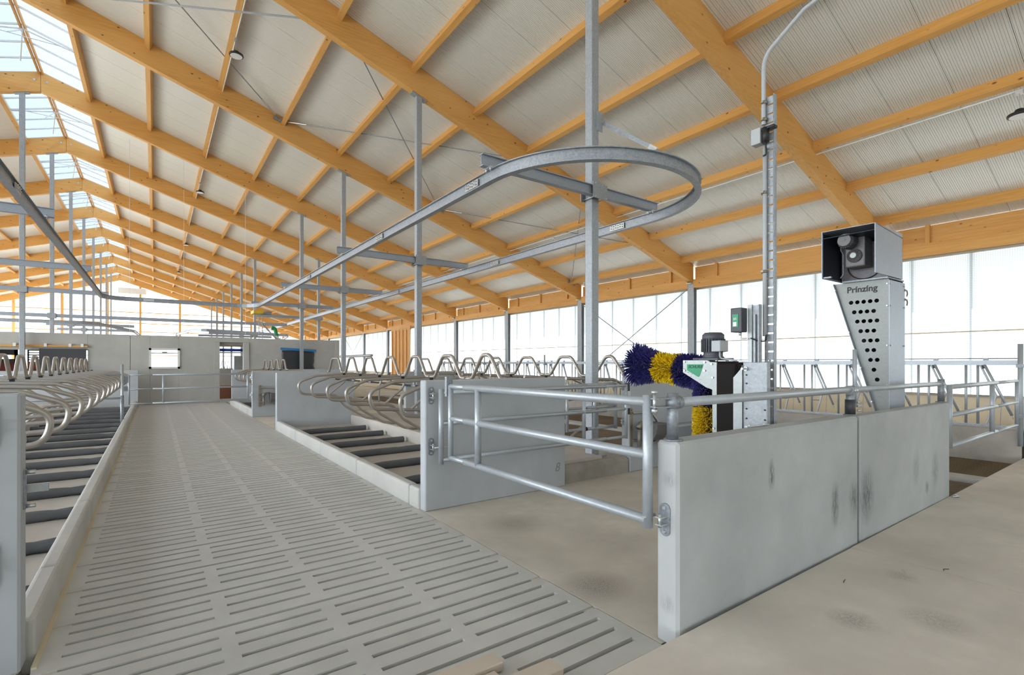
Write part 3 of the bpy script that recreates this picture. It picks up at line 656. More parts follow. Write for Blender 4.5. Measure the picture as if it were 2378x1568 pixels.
# chalk digit on the panel behind the gates
def text(body, name, mat, parent, loc, xdir, ydir, size, ext=.001, sx=1.0, shear=0):
    cu = bpy.data.curves.new(name, 'FONT'); cu.body = body; cu.size = size; cu.extrude = ext; cu.shear = shear; cu.align_x = 'CENTER'; cu.resolution_u = 4; cu.offset = size*(.028 if 'cut' in name else .014 if 'lettering' in name else 0)
    cu.materials.append(M[mat]); o = bpy.data.objects.new(name, cu); COL.objects.link(o)
    X = Vector(xdir).normalized(); Yv = Vector(ydir).normalized(); Zv = X.cross(Yv)
    o.matrix_basis = Matrix(((X.x*sx, Yv.x, Zv.x, loc[0]), (X.y*sx, Yv.y, Zv.y, loc[1]), (X.z*sx, Yv.z, Zv.z, loc[2]), (0, 0, 0, 1)))
    if parent is not None: adopt(o, parent)
    return o
text('8', 'chalk_digit', 'chalk', pB, (4.47, 5.217, .22), (1, 0, 0), (0, 0, 1), .17, .001, 1.0, .25)

# ------------------------------------------------------------------ curbs
def curb(x0, x1, ys, inner):
    for a, b in zip(ys[:-1], ys[1:]):
        o = obj('curb_stone', MB().box(x0, x1, a+.003, b-.003, -.1, .232), 'curb', floor, .03, 3)
curb(-.685, -.56, [3.95, 4.9, 7.03, 9.1, 11.2, 13.3, 15.4, 17.5, 19.6, 21.7, 24.0], 1)
curb(2.495, 2.62, [5.38, 5.66, 7.6, 9.65, 11.7, 13.75], 1)
curb(2.495, 2.62, [17.67, 18.6, 20.7, 22.8, 23.4], 1)
obj('seam_mortar', MB().box(-.56, -.535, 3.8, 24, -.05, .012), 'beige', floor)

# ------------------------------------------------------------------ cubicle dividers, hoops, bed pipes
def divider(f, lab, grp, feet=True):
    y = 0
    t = thing('cubicle_divider', lab, 'stall divider', (f(3.71), 0, .3), grp)
    P = lambda pts: [(f(x), y, z) for x, z in pts]
    path = fillet(P([(4.22, 1.44), (3.07, 1.40), (2.66, 1.25), (2.72, .985), (3.52, .935), (3.74, .66), (4.26, .345), (4.47, .318)]), [.16, .16, .15, .16, .18, .15], 6)
    obj('loop_tube', MB().tube(path, .0275, 10), 'warm_tube', t)
    obj('brace_tube', MB().tube(fillet(P([(3.36, .95), (3.72, 1.24), (3.78, 1.42)]), .12, 5), .022, 8), 'warm_tube', t)
    obj('stay_bow', MB().tube(fillet(P([(3.46, .93), (3.50, .84), (3.62, .80)]), .05, 4), .015, 7), 'tube', t)
    obj('clamp_plate', MB().box(f(3.71)-.03, f(3.71)+.03, y-.11, y+.11, 1.446, 1.456).box(f(3.71)-.03, f(3.71)+.03, y-.03, y+.03, 1.41, 1.447), 'black', t)
    b = MB()
    for dy in (-.08, -.03, .03, .08): b.cyl((f(3.71), dy, 1.45), (f(3.71), dy, 1.485), .011, 6)
    obj('clamp_bolt', b, 'zinc', t)
    if feet: obj('foot_plate', MB().box(f(4.5)-.06, f(4.5)+.06, y-.05, y+.05, .29, .315), 'ironbrown', t)
    return t
def hoop(x, y0, y1, lab, grp, mat='warm_tube', x1=None):
    t = obj('head_hoop', MB().tube(fillet([(x, y0+.03, 1.475), (x, y0+.16, 1.475), (x, y0+.43, 1.81), (x, y1-.43, 1.81), (x, y1-.16, 1.475), (x, y1-.03, 1.475)], [.12, .15, .15, .12], 5), .0275, 10), mat)
    return tag(t, lab, 'stall hoop', grp)
def bedpipe(xa, xb_, y, lab, grp):
    n = 22; rs = []
    L = abs(xb_-xa); sg = 1 if xb_ > xa else -1
    for i in range(n+1):
        u = i/n; r = .062-.010*math.exp(-((u-.66)/.03)**2)-.012*math.exp(-((u-.09)/.05)**2); rs.append((u*L, r))
    t = obj('bed_pipe', MB().rev((xa, y, .088), (sg, 0, 0), rs, 12), 'rubber'); return tag(t, lab, 'bed pipe', grp)
fR = lambda x: x; fL = lambda x: 1.93-x; fS = lambda x: 9.86-x
yr = [6.36+1.17*i for i in range(6)]
d0 = None
for i, y in enumerate(yr):
    lab = 'curved steel cubicle divider in the front right row, '+ORD[i]+' one behind the gate panel'
    d0 = divider(fR, lab, 'right row of cubicle dividers') if i == 0 else d0
    if i == 0: d0.location.y = y
    else: copy_tree(d0, lab, None, (3.71, y, .3))
hy = [5.30]+yr+[13.60]
for i in range(7): hoop(3.71, hy[i], hy[i+1], 'bent steel head hoop above the front right stalls, '+ORD[i]+' from the gate panel', 'hoops on the front right stalls')
for i, y in enumerate([6.42, 7.60, 8.80, 9.98, 11.15, 12.32]): bedpipe(2.63, 4.28, y, 'dark rubber bed pipe in the front right stalls, '+ORD[i]+' from the gate panel', 'bed pipes of the front right stalls')
d1 = None
for i, y in enumerate(yr):
    lab = 'curved steel cubicle divider in the mirrored row behind the front post, '+ORD[i]+' one'
    if i == 0: d1 = divider(fS, lab, 'mirrored row of cubicle dividers'); d1.location.y = y
    else: copy_tree(d1, lab, None, (fS(3.71), y, .3))
hy2 = [5.35]+yr+[13.60]
for i in range(7): hoop(fS(3.71), hy2[i], hy2[i+1], 'head hoop in the second row before the feed fence, '+ORD[i]+' from the front', 'hoops on the mirrored right stalls')
yl = [4.80+1.18*k for k in range(16)]
d2 = None
for i, y in enumerate(yl):
    lab = 'curved steel cubicle divider in the left row, '+ORD[i]+' from the camera'
    if i == 0: d2 = divider(fL, lab, 'left row of cubicle dividers'); d2.location.y = y
    else: copy_tree(d2, lab, None, (fL(3.71), y, .3))
hl = [3.90]+yl
for i in range(1, 15): hoop(fL(3.71), hl[i], hl[i+1], 'bent steel head hoop above the left stalls, '+ORD[i-1]+' from the camera', 'hoops on the left stalls')
for i, y in enumerate(yl): bedpipe(-.70, -2.45, y, 'dark rubber bed pipe in the left stalls, '+ORD[i]+' from the camera', 'bed pipes of the left stalls')
obj('stall_platform', MB().box(-6, -2.55, 3.95, 24, -.2, .27), 'bed', floor, .03)
# far right stall block behind the crossing
yf = [18.6+1.17*i for i in range(4)]
for i in range(4): copy_tree(d0, 'curved steel cubicle divider in the far right block beyond the crossing, '+ORD[i]+' one', 'far right cubicle dividers', (3.71, yf[i], .3))
copy_tree(d0, 'curved steel cubicle divider in the far right block beyond the crossing, last one', 'far right cubicle dividers', (3.71, 18.6+1.17*4, .3))
for i in range(4): hoop(3.71, yf[i]-.0, yf[i]+1.17, 'dark bent head hoop in front of the taped film, '+ORD[i]+' from the camera', 'hoops in the far right block')
for i, y in enumerate(yf): bedpipe(2.63, 4.28, y, 'dark rubber bed pipe in the far right block, '+ORD[i]+' from the crossing', 'bed pipes of the far right block')
for i in range(6):
    x = 2.35+.13*i
    tag(obj('head_hoop', MB().tube([(x, 29.1, 1.42), (x+.02, 29.1, 1.78), (x+.07, 29.1, 1.80), (x+.10, 29.1, 1.42)], .016, 6), 'galvdark'), 'thin bent tube on the low wall inside the doorway, '+ORD[i]+' from the left', 'stall hoop', 'hoops inside the doorway')
t = thing('neck_bar', 'black neck bar on grey couplings under the front right dividers', 'bar', (3.95, 9.5, 1.27))
obj('bar_tube', MB().tube([(3.95, 5.5, 1.27), (3.95, 13.7, 1.27)], .019, 8), 'black', t)
for y in yr: obj('coupling', MB().cyl((3.95, y-.09, 1.27), (3.95, y+.09, 1.27), .027, 10).box(3.93, 3.97, y-.025, y+.025, 1.27, 1.40), 'galvdark', t)

# ------------------------------------------------------------------ tube gates
def gate(lab, A, B, zs, post_r=.032, mids=(), tele=.85, r=.028, hinge=None, zpost=None, mat='tube', loc=None):
    A, B = Vector((*A, 0)), Vector((*B, 0)); D = B-A; t = thing('tube_gate', lab, 'gate', (A.x, A.y, zs[-1]), 'tube gates')
    z0, z1 = zpost or (zs[-1]-.04, zs[0]+.05)
    up = lambda p, z: (p.x, p.y, z)
    obj('hinge_stile', MB().cyl(up(A, z0), up(A, z1), post_r, 14), mat, t)
    obj('end_stile', MB().cyl(up(B, z0+.02), up(B, z1-.03), post_r*.85, 14), mat, t)
    for z in zs:
        obj('gate_bar', MB().cyl(up(A, z), up(A+D*tele, z), r, 12).cyl(up(A+D*tele*.98, z), up(B, z), r*.8, 12), mat, t)
    for m in mids: obj('middle_stile', MB().cyl(up(A+D*m, zs[-1]), up(A+D*m, zs[0]), r, 12), mat, t)
    return t
def hingeplate(p, n, parent, h=.20, w=.075):
    # oval bolted plate with a forked lug; n points out of the wall
    p = Vector(p); n = Vector(n).normalized(); sd = Vector((0, 0, 1)).cross(n)
    pts = [p+sd*(w/2*math.cos(a))+Vector((0, 0, (h/2-w/2)*(1 if math.sin(a) >= 0 else -1)+w/2*math.sin(a))) for a in [2*PI*i/20 for i in range(20)]]
    o = obj('hinge_plate', MB().prism(pts, n*.009), 'galvdark', parent)
    m = MB()
    for z in (-.022, .022): m.bar(p+Vector((0, 0, z)), p+n*.07+Vector((0, 0, z)), .045, .008)
    m.cyl(p+n*.055+Vector((0, 0, -.04)), p+n*.055+Vector((0, 0, .04)), .010, 8)
    for z in (-.072, .072): m.cyl(p+Vector((0, 0, z)), p+n*.02+Vector((0, 0, z)), .011, 8)
    obj('hinge_lug', m, 'zinc', o); return o
g = gate('large tube gate hinged on the rounded concrete wall end, swung into the crossing', (2.445, 2.01), (2.43, 4.48), (1.463, 1.140, .745), .031, (.79,), .885, .031, zpost=(.70, 1.505))
hingeplate((2.512, 1.93, .755), (-1, 0, 0), g); obj('hinge_bolt', MB().cyl((2.40, 2.01, .765), (2.51, 2.01, .765), .011, 8), 'zinc', g)
obj('latch_plate', MB().box(2.40, 2.47, 4.51, 4.55, 1.36, 1.56), 'galvdark', g)
g = gate('tube gate lying parallel in front of the smooth concrete panel', (2.645, 5.10), (5.735, 5.12), (1.362, 1.015, .60), .031, (.72,), .86, .026, zpost=(.55, 1.405))
for z in (1.325, .74): hingeplate((2.575, 5.219, z), (0, -1, 0), g); 
obj('hinge_bolt', MB().cyl((2.58, 5.15, .735), (2.80, 5.13, .735), .011, 8), 'zinc', g)
obj('latch_plate', MB().box(5.76, 5.80, 5.10, 5.17, 1.28, 1.40).box(5.76, 5.80, 5.10, 5.17, .93, 1.02), 'black', g)
g = gate('small tube gate with black ring between panel and front post', (5.95, 5.53), (4.93, 5.53), (1.368, 1.02, .70), .028, (.45,), .62, .026, zpost=(.66, 1.40))
obj('ring', MB().cyl((5.32, 5.53, .70), (5.29, 5.53, .70), .032, 12), 'black', g)
for z in (1.33, .78): hingeplate((6.019, 5.41, z), (-1, 0, 0), g, .17, .07)
g = gate('pale tube gate closing the slatted aisle in the background', (2.30, 17.1), (-.57, 17.0), (1.368, .985, .59), .03, (.735,), .82, .027, zpost=(.55, 1.40))
for z in (1.25, .70): hingeplate((2.48, 17.52, z), (-1, -.6, 0), g)
obj('chain_bow', MB().tube(fillet([(2.47, 17.5, 1.42), (2.33, 17.4, 1.3), (2.33, 17.4, 1.12), (2.47, 17.5, 1.02)], .1), .014, 6), 'zinc', g)
g = gate('small tube gate seen through the front right dividers at the far crossing', (5.3, 14.1), (4.55, 14.1), (1.36, .60), .026, (), .6, .022, zpost=(.56, 1.40))
g = gate('tube gate between the low wall end and the feed fence post', (8.02, 1.92), (11.62, 1.92), (1.402, 1.05, .67), .03, (.565,), .63, .03, zpost=(.64, 1.43))
t = thing('stall_fence', 'galvanised post with two rails closing the far left stalls', 'fence', (-.70, 16.6, 0))
obj('post', MB().cyl((-.70, 16.6, 0), (-.70, 16.6, 1.66), .032, 12), 'tube', t); obj('post_sleeve', MB().cyl((-.70, 16.6, 0), (-.70, 16.6, .85), .040, 12), 'galvdark', t)
for z in (1.40, .78): obj('rail', MB().cyl((-.70, 16.6, z), (-3.8, 16.6, z), .026, 10), 'tube', t)
obj('gate_hook', MB().box(-.70, -.58, 16.7, 16.76, 1.18, 1.34).box(-.70, -.58, 16.7, 16.76, .95, 1.08), 'galvdark', t)

# handrail on the near wall
t = thing('wall_handrail', 'galvanised tube handrail on three short posts along the low concrete wall', 'handrail', (5.1, 1.92, 1.22))
obj('rail_tube', MB().cyl((2.60, 1.92, 1.458), (5.08, 1.92, 1.458), .031, 14), 'tube', t); obj('rail_tube', MB().cyl((5.08, 1.92, 1.456), (7.66, 1.92, 1.45), .027, 14), 'tube', t)
def wpost(x, top): obj('post', MB().cyl((x, 1.92, 1.232), (x, 1.92, top), .034, 14).cyl((x, 1.92, 1.228), (x, 1.92, 1.238), .055, 14), 'galvdark', t)
wpost(2.566, 1.515); wpost(5.115, 1.49); wpost(7.69, 1.505)
obj('thin_post', MB().cyl((5.16, 1.90, 1.30), (5.16, 1.90, 1.822), .018, 10), 'tube', t)
obj('post_sleeve', MB().cyl((5.115, 1.92, 1.235), (5.115, 1.92, 1.37), .042, 14), 'darkbox', t)
m = MB().cyl((2.566, 1.92, 1.425), (2.566, 1.92, 1.495), .042, 14).cyl((2.59, 1.92, 1.458), (2.63, 1.92, 1.458), .040, 14)
for z in (1.435, 1.485): m.bar((2.55, 1.92, z), (2.425, 1.955, z), .05, .008)
obj('clamp', m, 'galvdark', t)
obj('gate_pin', MB().cyl((2.44, 1.955, 1.40), (2.44, 1.955, 1.52), .010, 8).cyl((2.44, 1.955, 1.515), (2.44, 1.955, 1.532), .02, 6).cyl((2.44, 1.955, 1.40), (2.44, 1.955, 1.425), .02, 6), 'zinc', t)
obj('clamp', MB().cyl((5.07, 1.92, 1.455), (5.16, 1.92, 1.455), .042, 14), 'galv', t); obj('clamp', MB().cyl((7.62, 1.92, 1.45), (7.72, 1.92, 1.45), .036, 14), 'galv', t)
b = MB()
for x in (5.10, 5.145): b.cyl((x, 1.87, 1.455), (x, 1.97, 1.455), .011, 6)
for z in (1.27, 1.31, 1.345): b.cyl((5.16, 1.88, z), (5.19, 1.86, z), .010, 6)
obj('bolt', b, 'zinc', t)
m = MB()
for x, y in ((3.55, 1.985), (3.72, 1.97)): m.cyl((x, y, 1.228), (x, y, 1.25), .012, 8)
m.bar((3.50, 1.985, 1.236), (3.78, 1.97, 1.236), .02, .008)
tag(obj('shackle', m, 'zinc'), 'small loose shackle lying on the wall top below the brush', 'shackle')
tag(obj('shackle', MB().tube([(7.62, 1.80, .13), (7.68, 1.76, .13), (7.74, 1.80, .13)], .012, 6), 'zinc'), 'tiny shiny clip on the walkway at the right wall end', 'shackle')
# hinge plates on the cut-off left panel
lp = [o for o in COL.objects if o.get('label', '').startswith('concrete panel cut by the left')][0]
hingeplate((-.72, 3.788, 1.36), (0, -1, 0), lp, .24, .08); hingeplate((-.72, 3.788, .62), (0, -1, 0), lp, .24, .08)
t = lp
lt_ = obj('latch_plate', MB().box(-.60, -.59, 3.86, 3.90, .88, 1.10), 'galvdark', t)
obj('latch_tongue', MB().box(-.595, -.50, 3.90, 3.93, .965, 1.01), 'sheetmetal', lt_); obj('bolt', MB().cyl((-.59, 3.88, 1.085), (-.55, 3.88, 1.085), .012, 8).cyl((-.59, 3.88, .895), (-.55, 3.88, .895), .012, 8), 'zinc', lt_)

# ------------------------------------------------------------------ drinking troughs
def trough(x0, y, z0, L, lab, sc=1.0):
    t = thing('drinking_trough', lab, 'trough', (x0, y, z0))
    q = lambda a, b, c: (x0+a*sc, y-b*sc, z0+c*sc)
    obj('wall_strip', MB().box(x0, x0+.06*sc, y-.02, y, z0-.35*sc, z0+.30*sc), 'ironbrown', t)
    b = MB()
    for c in (-.31, -.24, -.03, .02, .21, .27): b.cyl(q(.03, .02, c), q(.03, .045, c), .011*sc, 6)
    obj('bolt', b, 'ironbrown', t)
    obj('guard_bow', MB().tube(fillet([q(.05, .03, .22), q(.42, .08, .22), q(.60, .10, .02), q(.52, .10, -.25), q(.42, .08, -.28)], [.2*sc, .2*sc, .1*sc], 7), .02*sc, 8), 'warm_tube', t)
    obj('lower_bow', MB().tube(fillet([q(.05, .03, -.20), q(.25, .06, -.22), q(.42, .08, -.28)], .08*sc, 5), .02*sc, 8), 'warm_tube', t)
    pr = [(-.15, .06), (-.13, -.10), (-.06, -.2), (.06, -.2), (.13, -.10), (.15, .06)]
    o = obj('tub', MB().prism([q(.28, .17+a, c) for a, c in pr], (.27*sc, 0, 0)), 'gear', t, .01)
    obj('valve', MB().cyl(q(.10, .10, -.02), q(.16, .10, .06), .045*sc, 10).cyl(q(.12, .10, -.30), q(.12, .10, -.03), .03*sc, 8).cyl(q(.14, .1, .08), q(.30, .1, .08), .018*sc, 8), 'ironbrown', t)
    obj('trough_body', MB().prism([(x0+.55*sc, y, z0-.26*sc), (x0+.55*sc, y-.22*sc, z0-.26*sc), (x0+.55*sc, y-.30*sc, z0-.02*sc), (x0+.55*sc, y, z0-.02*sc)], (L, 0, 0)), 'sheetblue', t)
    obj('trough_rim', MB().bar((x0+.55*sc, y-.30*sc, z0-.005), (x0+.55*sc+L, y-.30*sc, z0-.005), .05*sc, .03*sc), 'sheetmetal', t)
trough(5.99, 5.285, .70, 1.35, 'stainless drinking trough with brown bow on the panel behind the near gate')
trough(2.66, 17.49, .68, 1.0, 'small drinking trough with round bow on the far narrow panel', 1.05)

# ------------------------------------------------------------------ rotating cow brush
t = thing('cow_brush', 'double rotating cow brush in blue and yellow with grey motor on a steel bracket', 'cow brush', (4.2, 2.4, .0))
xp = 4.03
yz = lambda pts, x: [(x, a, b) for a, b in pts]
obj('side_plate', MB().prism(yz([(2.90, 1.724), (2.648, 1.723), (2.618, 1.708), (2.555, 1.704), (2.553, .55), (2.593, .55), (2.597, 1.463), (2.657, 1.48), (2.90, 1.611)], xp), (.012, 0, 0)), 'sheetmetal', t)
obj('side_plate', MB().prism(yz([(2.90, 1.724), (2.555, 1.704), (2.553, .55), (2.593, .55), (2.597, 1.463), (2.657, 1.48), (2.90, 1.611)], xp+.36), (.012, 0, 0)), 'sheetmetal', t)
obj('top_cover', MB().box(xp+.012, xp+.36, 2.56, 2.88, 1.69, 1.715), 'hood', t)
obj('rubber_hood', MB().box(xp-.005, xp+.375, 2.37, 2.56, .5, 1.705), 'hood', t, .03, 3)
o = obj('label_plate', MB().prism(yz([(2.857, 1.687), (2.683, 1.688), (2.724, 1.578), (2.732, 1.573), (2.745, 1.575), (2.855, 1.632)], xp-.002), (.002, 0, 0)), 'green', t); o['label'] = 'green triangular label'
text('SCHURR', 'label_lettering', 'letter', t, (xp-.003, 2.768, 1.652), (0, -1, 0), (0, 0, 1), .040, .0005, .98, .25)
b = MB()
for y, z in ((2.88, 1.71), (2.88, 1.63), (2.67, 1.705), (2.67, 1.63), (2.59, 1.57), (2.60, 1.69), (2.58, 1.12)): b.cyl((xp-.012, y, z), (xp, y, z), .009, 8)
obj('bolt', b, 'zinc', t)
obj('bracket_sheet', MB().prism(yz([(2.294, 1.704), (2.294, .80), (2.09, .80), (2.09, 1.706)], 4.0), (.05, 0, 0)), 'galv', t, .004, 1)
obj('bracket_wing', MB().prism(yz([(2.294, 1.68), (2.294, .80), (2.372, .80), (2.372, 1.575), (2.30, 1.655)], 3.985), (.012, 0, 0)), 'sheetmetal', t)
b = MB()
for z in (1.06, 1.15, 1.24, 1.32, 1.53, 1.60):
    b.cyl((3.992, 2.262, z), (4.002, 2.262, z), .007, 8)
    if z < 1.4: b.cyl((3.992, 2.108, z), (4.002, 2.108, z), .007, 8)
obj('bolt_hole_disc', b, 'black', t); obj('pin', MB().cyl((3.93, 2.265, 1.652), (4.0, 2.265, 1.652), .010, 8).cyl((3.985, 2.265, 1.652), (4.0, 2.265, 1.652), .018, 8), 'zinc', t)  # holes not cut, their dark insides drawn as black discs
mx, my = 4.22, 2.71
mo = obj('motor', MB().rev((mx, my, 1.745), (0, 0, 1), [(0, .10), (.02, .085), (.05, .085), (.06, .092), (.17, .092), (.18, .098), (.215, .096), (.235, .075), (.238, .0)], 28), 'motor', t)
fm = MB()
for i in range(26):
    a = 2*PI*i/26; c, sn = math.cos(a), math.sin(a); fm.bar((mx+c*.097, my+sn*.097, 1.80), (mx+c*.097, my+sn*.097, 1.92), .006, .02, (c, sn, 0))
tag(obj('cooling_fin', fm, 'motor', mo), kind='stuff')
obj('terminal_box', MB().box(mx-.15, mx-.02, my-.165, my-.075, 1.80, 1.90), 'greybox', t, .008)
obj('motor_flange', MB().box(mx-.13, mx+.13, my-.13, my+.13, 1.722, 1.745), 'motor', t, .004)
obj('motor_cable', MB().tube(fillet([(mx-.10, my-.13, 1.80), (mx-.10, my-.13, 1.74), (mx-.08, my-.28, 1.72)], .04), .008, 6), 'greybox', t)
# bristles: every band is a brush body plus thousands of thin cones
def bristles(axis0, axis1, prof, n, r_in, base, rb=.0062):
    a0, a1 = Vector(axis0), Vector(axis1); D = a1-a0; L = D.length; d = D.normalized(); e1 = d.orthogonal().normalized(); e2 = d.cross(e1)
    mb = MB()
    for i in range(n):
        u = random.random(); a = random.random()*2*PI; R = prof(u); tilt = (prof(min(1, u+.05))-prof(max(0, u-.05)))/.1*.25
        c = a0+D*u; rad = e1*math.cos(a)+e2*math.sin(a); tip = c+rad*R*(1+random.uniform(-.16, .05))+d*(random.uniform(-.016, .016)+tilt)+(rad.cross(d))*random.uniform(-.012, .012)
        bs = c+rad*r_in; q = rad.cross(d).normalized()
        k = len(mb.v); mid = bs+(tip-bs)*.8
        for w, (o1, o2) in enumerate(((1, 0), (-.5, .87), (-.5, -.87))): mb.v.append(tuple(bs+q*rb*o1+d*rb*o2))
        for w, (o1, o2) in enumerate(((1, 0), (-.5, .87), (-.5, -.87))): mb.v.append(tuple(tip+q*rb*.55*o1+d*rb*.55*o2))
        for w in range(3): mb.f.append((k+w, k+(w+1) % 3, k+3+(w+1) % 3, k+3+w))
        mb.f.append((k+3, k+4, k+5)); mb.sm += [False]*4
    return mb
bx = 4.20
def hbrush(y0, y1, prof, mat, n, nm):
    z = lambda y: 1.615+(y-2.9)*.10
    o = obj(nm, bristles((bx, y0, z(y0)), (bx, y1, z(y1)), prof, n, .05, mat), mat, t, fix=False); o['kind'] = 'stuff'; return o
PH = lambda y: .158+.012*math.cos((y-2.9)*7)+.165*max(0, y-3.2)**1.25*1.6
for y0, y1, mat, n, nm in ((2.74, 3.06, 'bristle_blue', 2300, 'blue_bristles'), (3.06, 3.30, 'bristle_yellow', 2000, 'yellow_bristles'), (3.30, 3.58, 'bristle_blue', 2400, 'blue_bristles')):
    hbrush(y0, y1, lambda u, a=y0, b_=y1: PH(a+(b_-a)*u), mat, n, nm)
obj('brush_core', MB().cyl((bx, 2.74, 1.60), (bx, 3.56, 1.68), .07, 12), 'hood', t)
for z0, z1, mat, nm in ((1.30, 1.56, 'bristle_blue', 'blue_bristles'), (1.02, 1.30, 'bristle_yellow', 'yellow_bristles'), (.76, 1.02, 'bristle_blue', 'blue_bristles'), (.5, .76, 'bristle_yellow', 'yellow_bristles')):
    o = obj(nm, bristles((bx, 2.72, z0), (bx, 2.72, z1), lambda u: .165, 2300 if z0 > .9 else 700, .05, mat), mat, t, fix=False); o['kind'] = 'stuff'
obj('brush_core', MB().cyl((bx, 2.72, .45), (bx, 2.72, 1.6), .07, 12), 'hood', t)
# control box on its channel posts
t = thing('control_box', 'dark grey control box with green label on an upright steel channel', 'control box', (4.05, 2.25, 1.71))
obj('housing', MB().box(3.94, 4.03, 2.272, 2.372, 1.955, 2.158), 'darkbox', t, .008, 3)
o = obj('label', MB().box(3.937, 3.94, 2.30, 2.352, 2.0, 2.105), 'green', t); obj('label_print', MB().box(3.9355, 3.937, 2.315, 2.345, 2.005, 2.04), 'white', o)
text('(d|', 'label_print', 'white', o, (3.9362, 2.328, 2.06), (0, -1, 0), (0, 0, 1), .028, .0004)
obj('back_plate', MB().box(4.03, 4.045, 2.235, 2.272, 1.70, 2.185), 'sheetmetal', t)
obj('channel', MB().box(4.045, 4.05, 2.165, 2.24, 1.70, 2.178).box(4.0, 4.05, 2.160, 2.168, 1.70, 2.178).box(4.02, 4.045, 2.20, 2.215, 1.70, 2.1), 'galv', t)
obj('cable_gland', MB().cyl((3.985, 2.31, 1.93), (3.985, 2.31, 1.957), .012, 8).tube(fillet([(3.985, 2.31, 1.935), (3.985, 2.30, 1.90), (4.0, 2.26, 1.905)], .02), .006, 6), 'zinc', t)
obj('cable', MB().tube(fillet([(4.0, 2.228, 1.905), (4.02, 2.18, 1.88), (4.06, 2.13, 1.875), (4.07, 2.135, 1.93)], .03), .006, 6), 'black', t)
# conduit mast
t = thing('conduit_mast', 'tall perforated steel mast with grey conduit bending along the roof', 'mast', (4.13, 2.12, 1.0))
mp = MB(); xm = 4.13
for yy in (2.165, 2.095): mp.box(xm-.022, xm+.022, yy-.003, yy+.003, .9, 3.9)
for i in range(40): mp.box(xm-.022, xm-.016, 2.095, 2.165, .90+.075*i, .962+.075*i)
obj('channel', mp, 'galv', t)
obj('conduit_pipe', MB().cyl((4.085, 2.155, 1.92), (4.085, 2.155, 3.47), .017, 12), 'greybox', t)
obj('conduit_pipe', MB().tube(fillet([(4.085, 2.165, 3.66), (4.085, 2.165, 4.22), (4.085, 1.85, 4.43), (4.085, -6, 6.4)], [.18, .1], 8), .017, 12), 'greybox', t)
for z in (2.45, 3.1, 3.70, 3.84): obj('pipe_clip', MB().cyl((4.085, 2.16, z-.012), (4.085, 2.16, z+.012), .024, 12).box(4.05, 4.12, 2.15, 2.17, z-.008, z+.008), 'ironbrown', t)
obj('socket_box', MB().box(4.03, 4.11, 2.165, 2.245, 3.50, 3.63), 'greybox', t, .006)
obj('plug', MB().cyl((4.06, 2.135, 3.50), (4.06, 2.135, 3.62), .028, 10).box(4.04, 4.10, 2.06, 2.165, 3.60, 3.62), 'black', t)
obj('plug_cable', MB().tube(fillet([(4.06, 2.135, 3.5), (4.06, 2.13, 3.40), (4.07, 2.16, 3.40)], .03), .007, 6), 'black', t)

# ------------------------------------------------------------------ dung scraper drive tower
import bmesh
t = thing('scraper_tower', 'tapered galvanised scraper drive tower with punched holes and open motor hood', 'drive unit', (6.9, 2.3, 1.0))
X0 = 6.76
out = [(2.15, 1.10), (2.255, 1.10), (2.70, 2.655), (2.15, 2.655)]
holes = []
for z, ys in ((2.416, [2.267, 2.332, 2.397, 2.462, 2.527]), (2.30, [2.297, 2.363, 2.428, 2.494]), (2.188, [2.264, 2.330, 2.396, 2.462]), (2.073, [2.295, 2.361, 2.427]), (1.960, [2.263, 2.328, 2.394]), (1.848, [2.295, 2.360]), (1.735, [2.262, 2.328]), (1.621, [2.294]), (1.508, [2.262])):
    for y in ys: holes.append((y, z))
b_ = bmesh.new(); es = []
def loop(pts):
    vs = [b_.verts.new((X0, y, z)) for y, z in pts]
    for i in range(len(vs)): es.append(b_.edges.new((vs[i], vs[(i+1) % len(vs)])))
loop(out)
for y, z in holes: loop([(y+.0235*math.cos(2*PI*i/16), z+.0235*math.sin(2*PI*i/16)) for i in range(16)])
bmesh.ops.triangle_fill(b_, use_beauty=True, use_dissolve=False, edges=es)
bad = [f for f in b_.faces if any((f.calc_center_median().y-y)**2+(f.calc_center_median().z-z)**2 < .0225**2 for y, z in holes)]
bmesh.ops.delete(b_, geom=bad, context='FACES')
me = bpy.data.meshes.new('front_plate'); b_.to_mesh(me); b_.free(); o = obj('front_plate', me, 'facesheet', t); sm2 = o.modifiers.new('thick', 'SOLIDIFY'); sm2.thickness = .006; sm2.offset = 0
obj('side_sheet', MB().box(X0-.004, 7.235, 2.142, 2.15, 1.0, 2.64), 'sheetblue', t)
obj('slanted_flange', MB().prism([(X0-.045, 2.255, 1.10), (7.2, 2.255, 1.10), (7.2, 2.705, 2.655), (X0-.045, 2.705, 2.655)], (0, .006, 0)), 'sheetblue', t)
obj('hole_shade_sheet', MB().prism([(7.19, 2.15, 1.10), (7.19, 2.255, 1.10), (7.19, 2.70, 2.655), (7.19, 2.15, 2.655)], (.006, 0, 0)), 'sheetshade', t)  # dark sheet added so the punched holes read as shaded
obj('foot_bracket', MB().box(6.8, 7.2, 2.15, 2.26, 0, 1.12), 'galvdark', t)
b = MB()
for z in (1.12, 1.45, 1.9, 2.35, 2.6): b.cyl((X0-.014, 2.165, z), (X0, 2.165, z), .008, 6); b.cyl((X0+.02, 2.13, z), (X0+.02, 2.145, z), .008, 6); b.cyl((7.2, 2.13, z), (7.2, 2.145, z), .008, 6)
for u in (.1, .35, .62, .95): b.cyl((X0-.06, 2.255+.45*u, 1.1+1.555*u), (X0-.03, 2.25+.45*u, 1.1+1.555*u), .009, 6)
obj('bolt', b, 'zinc', t)
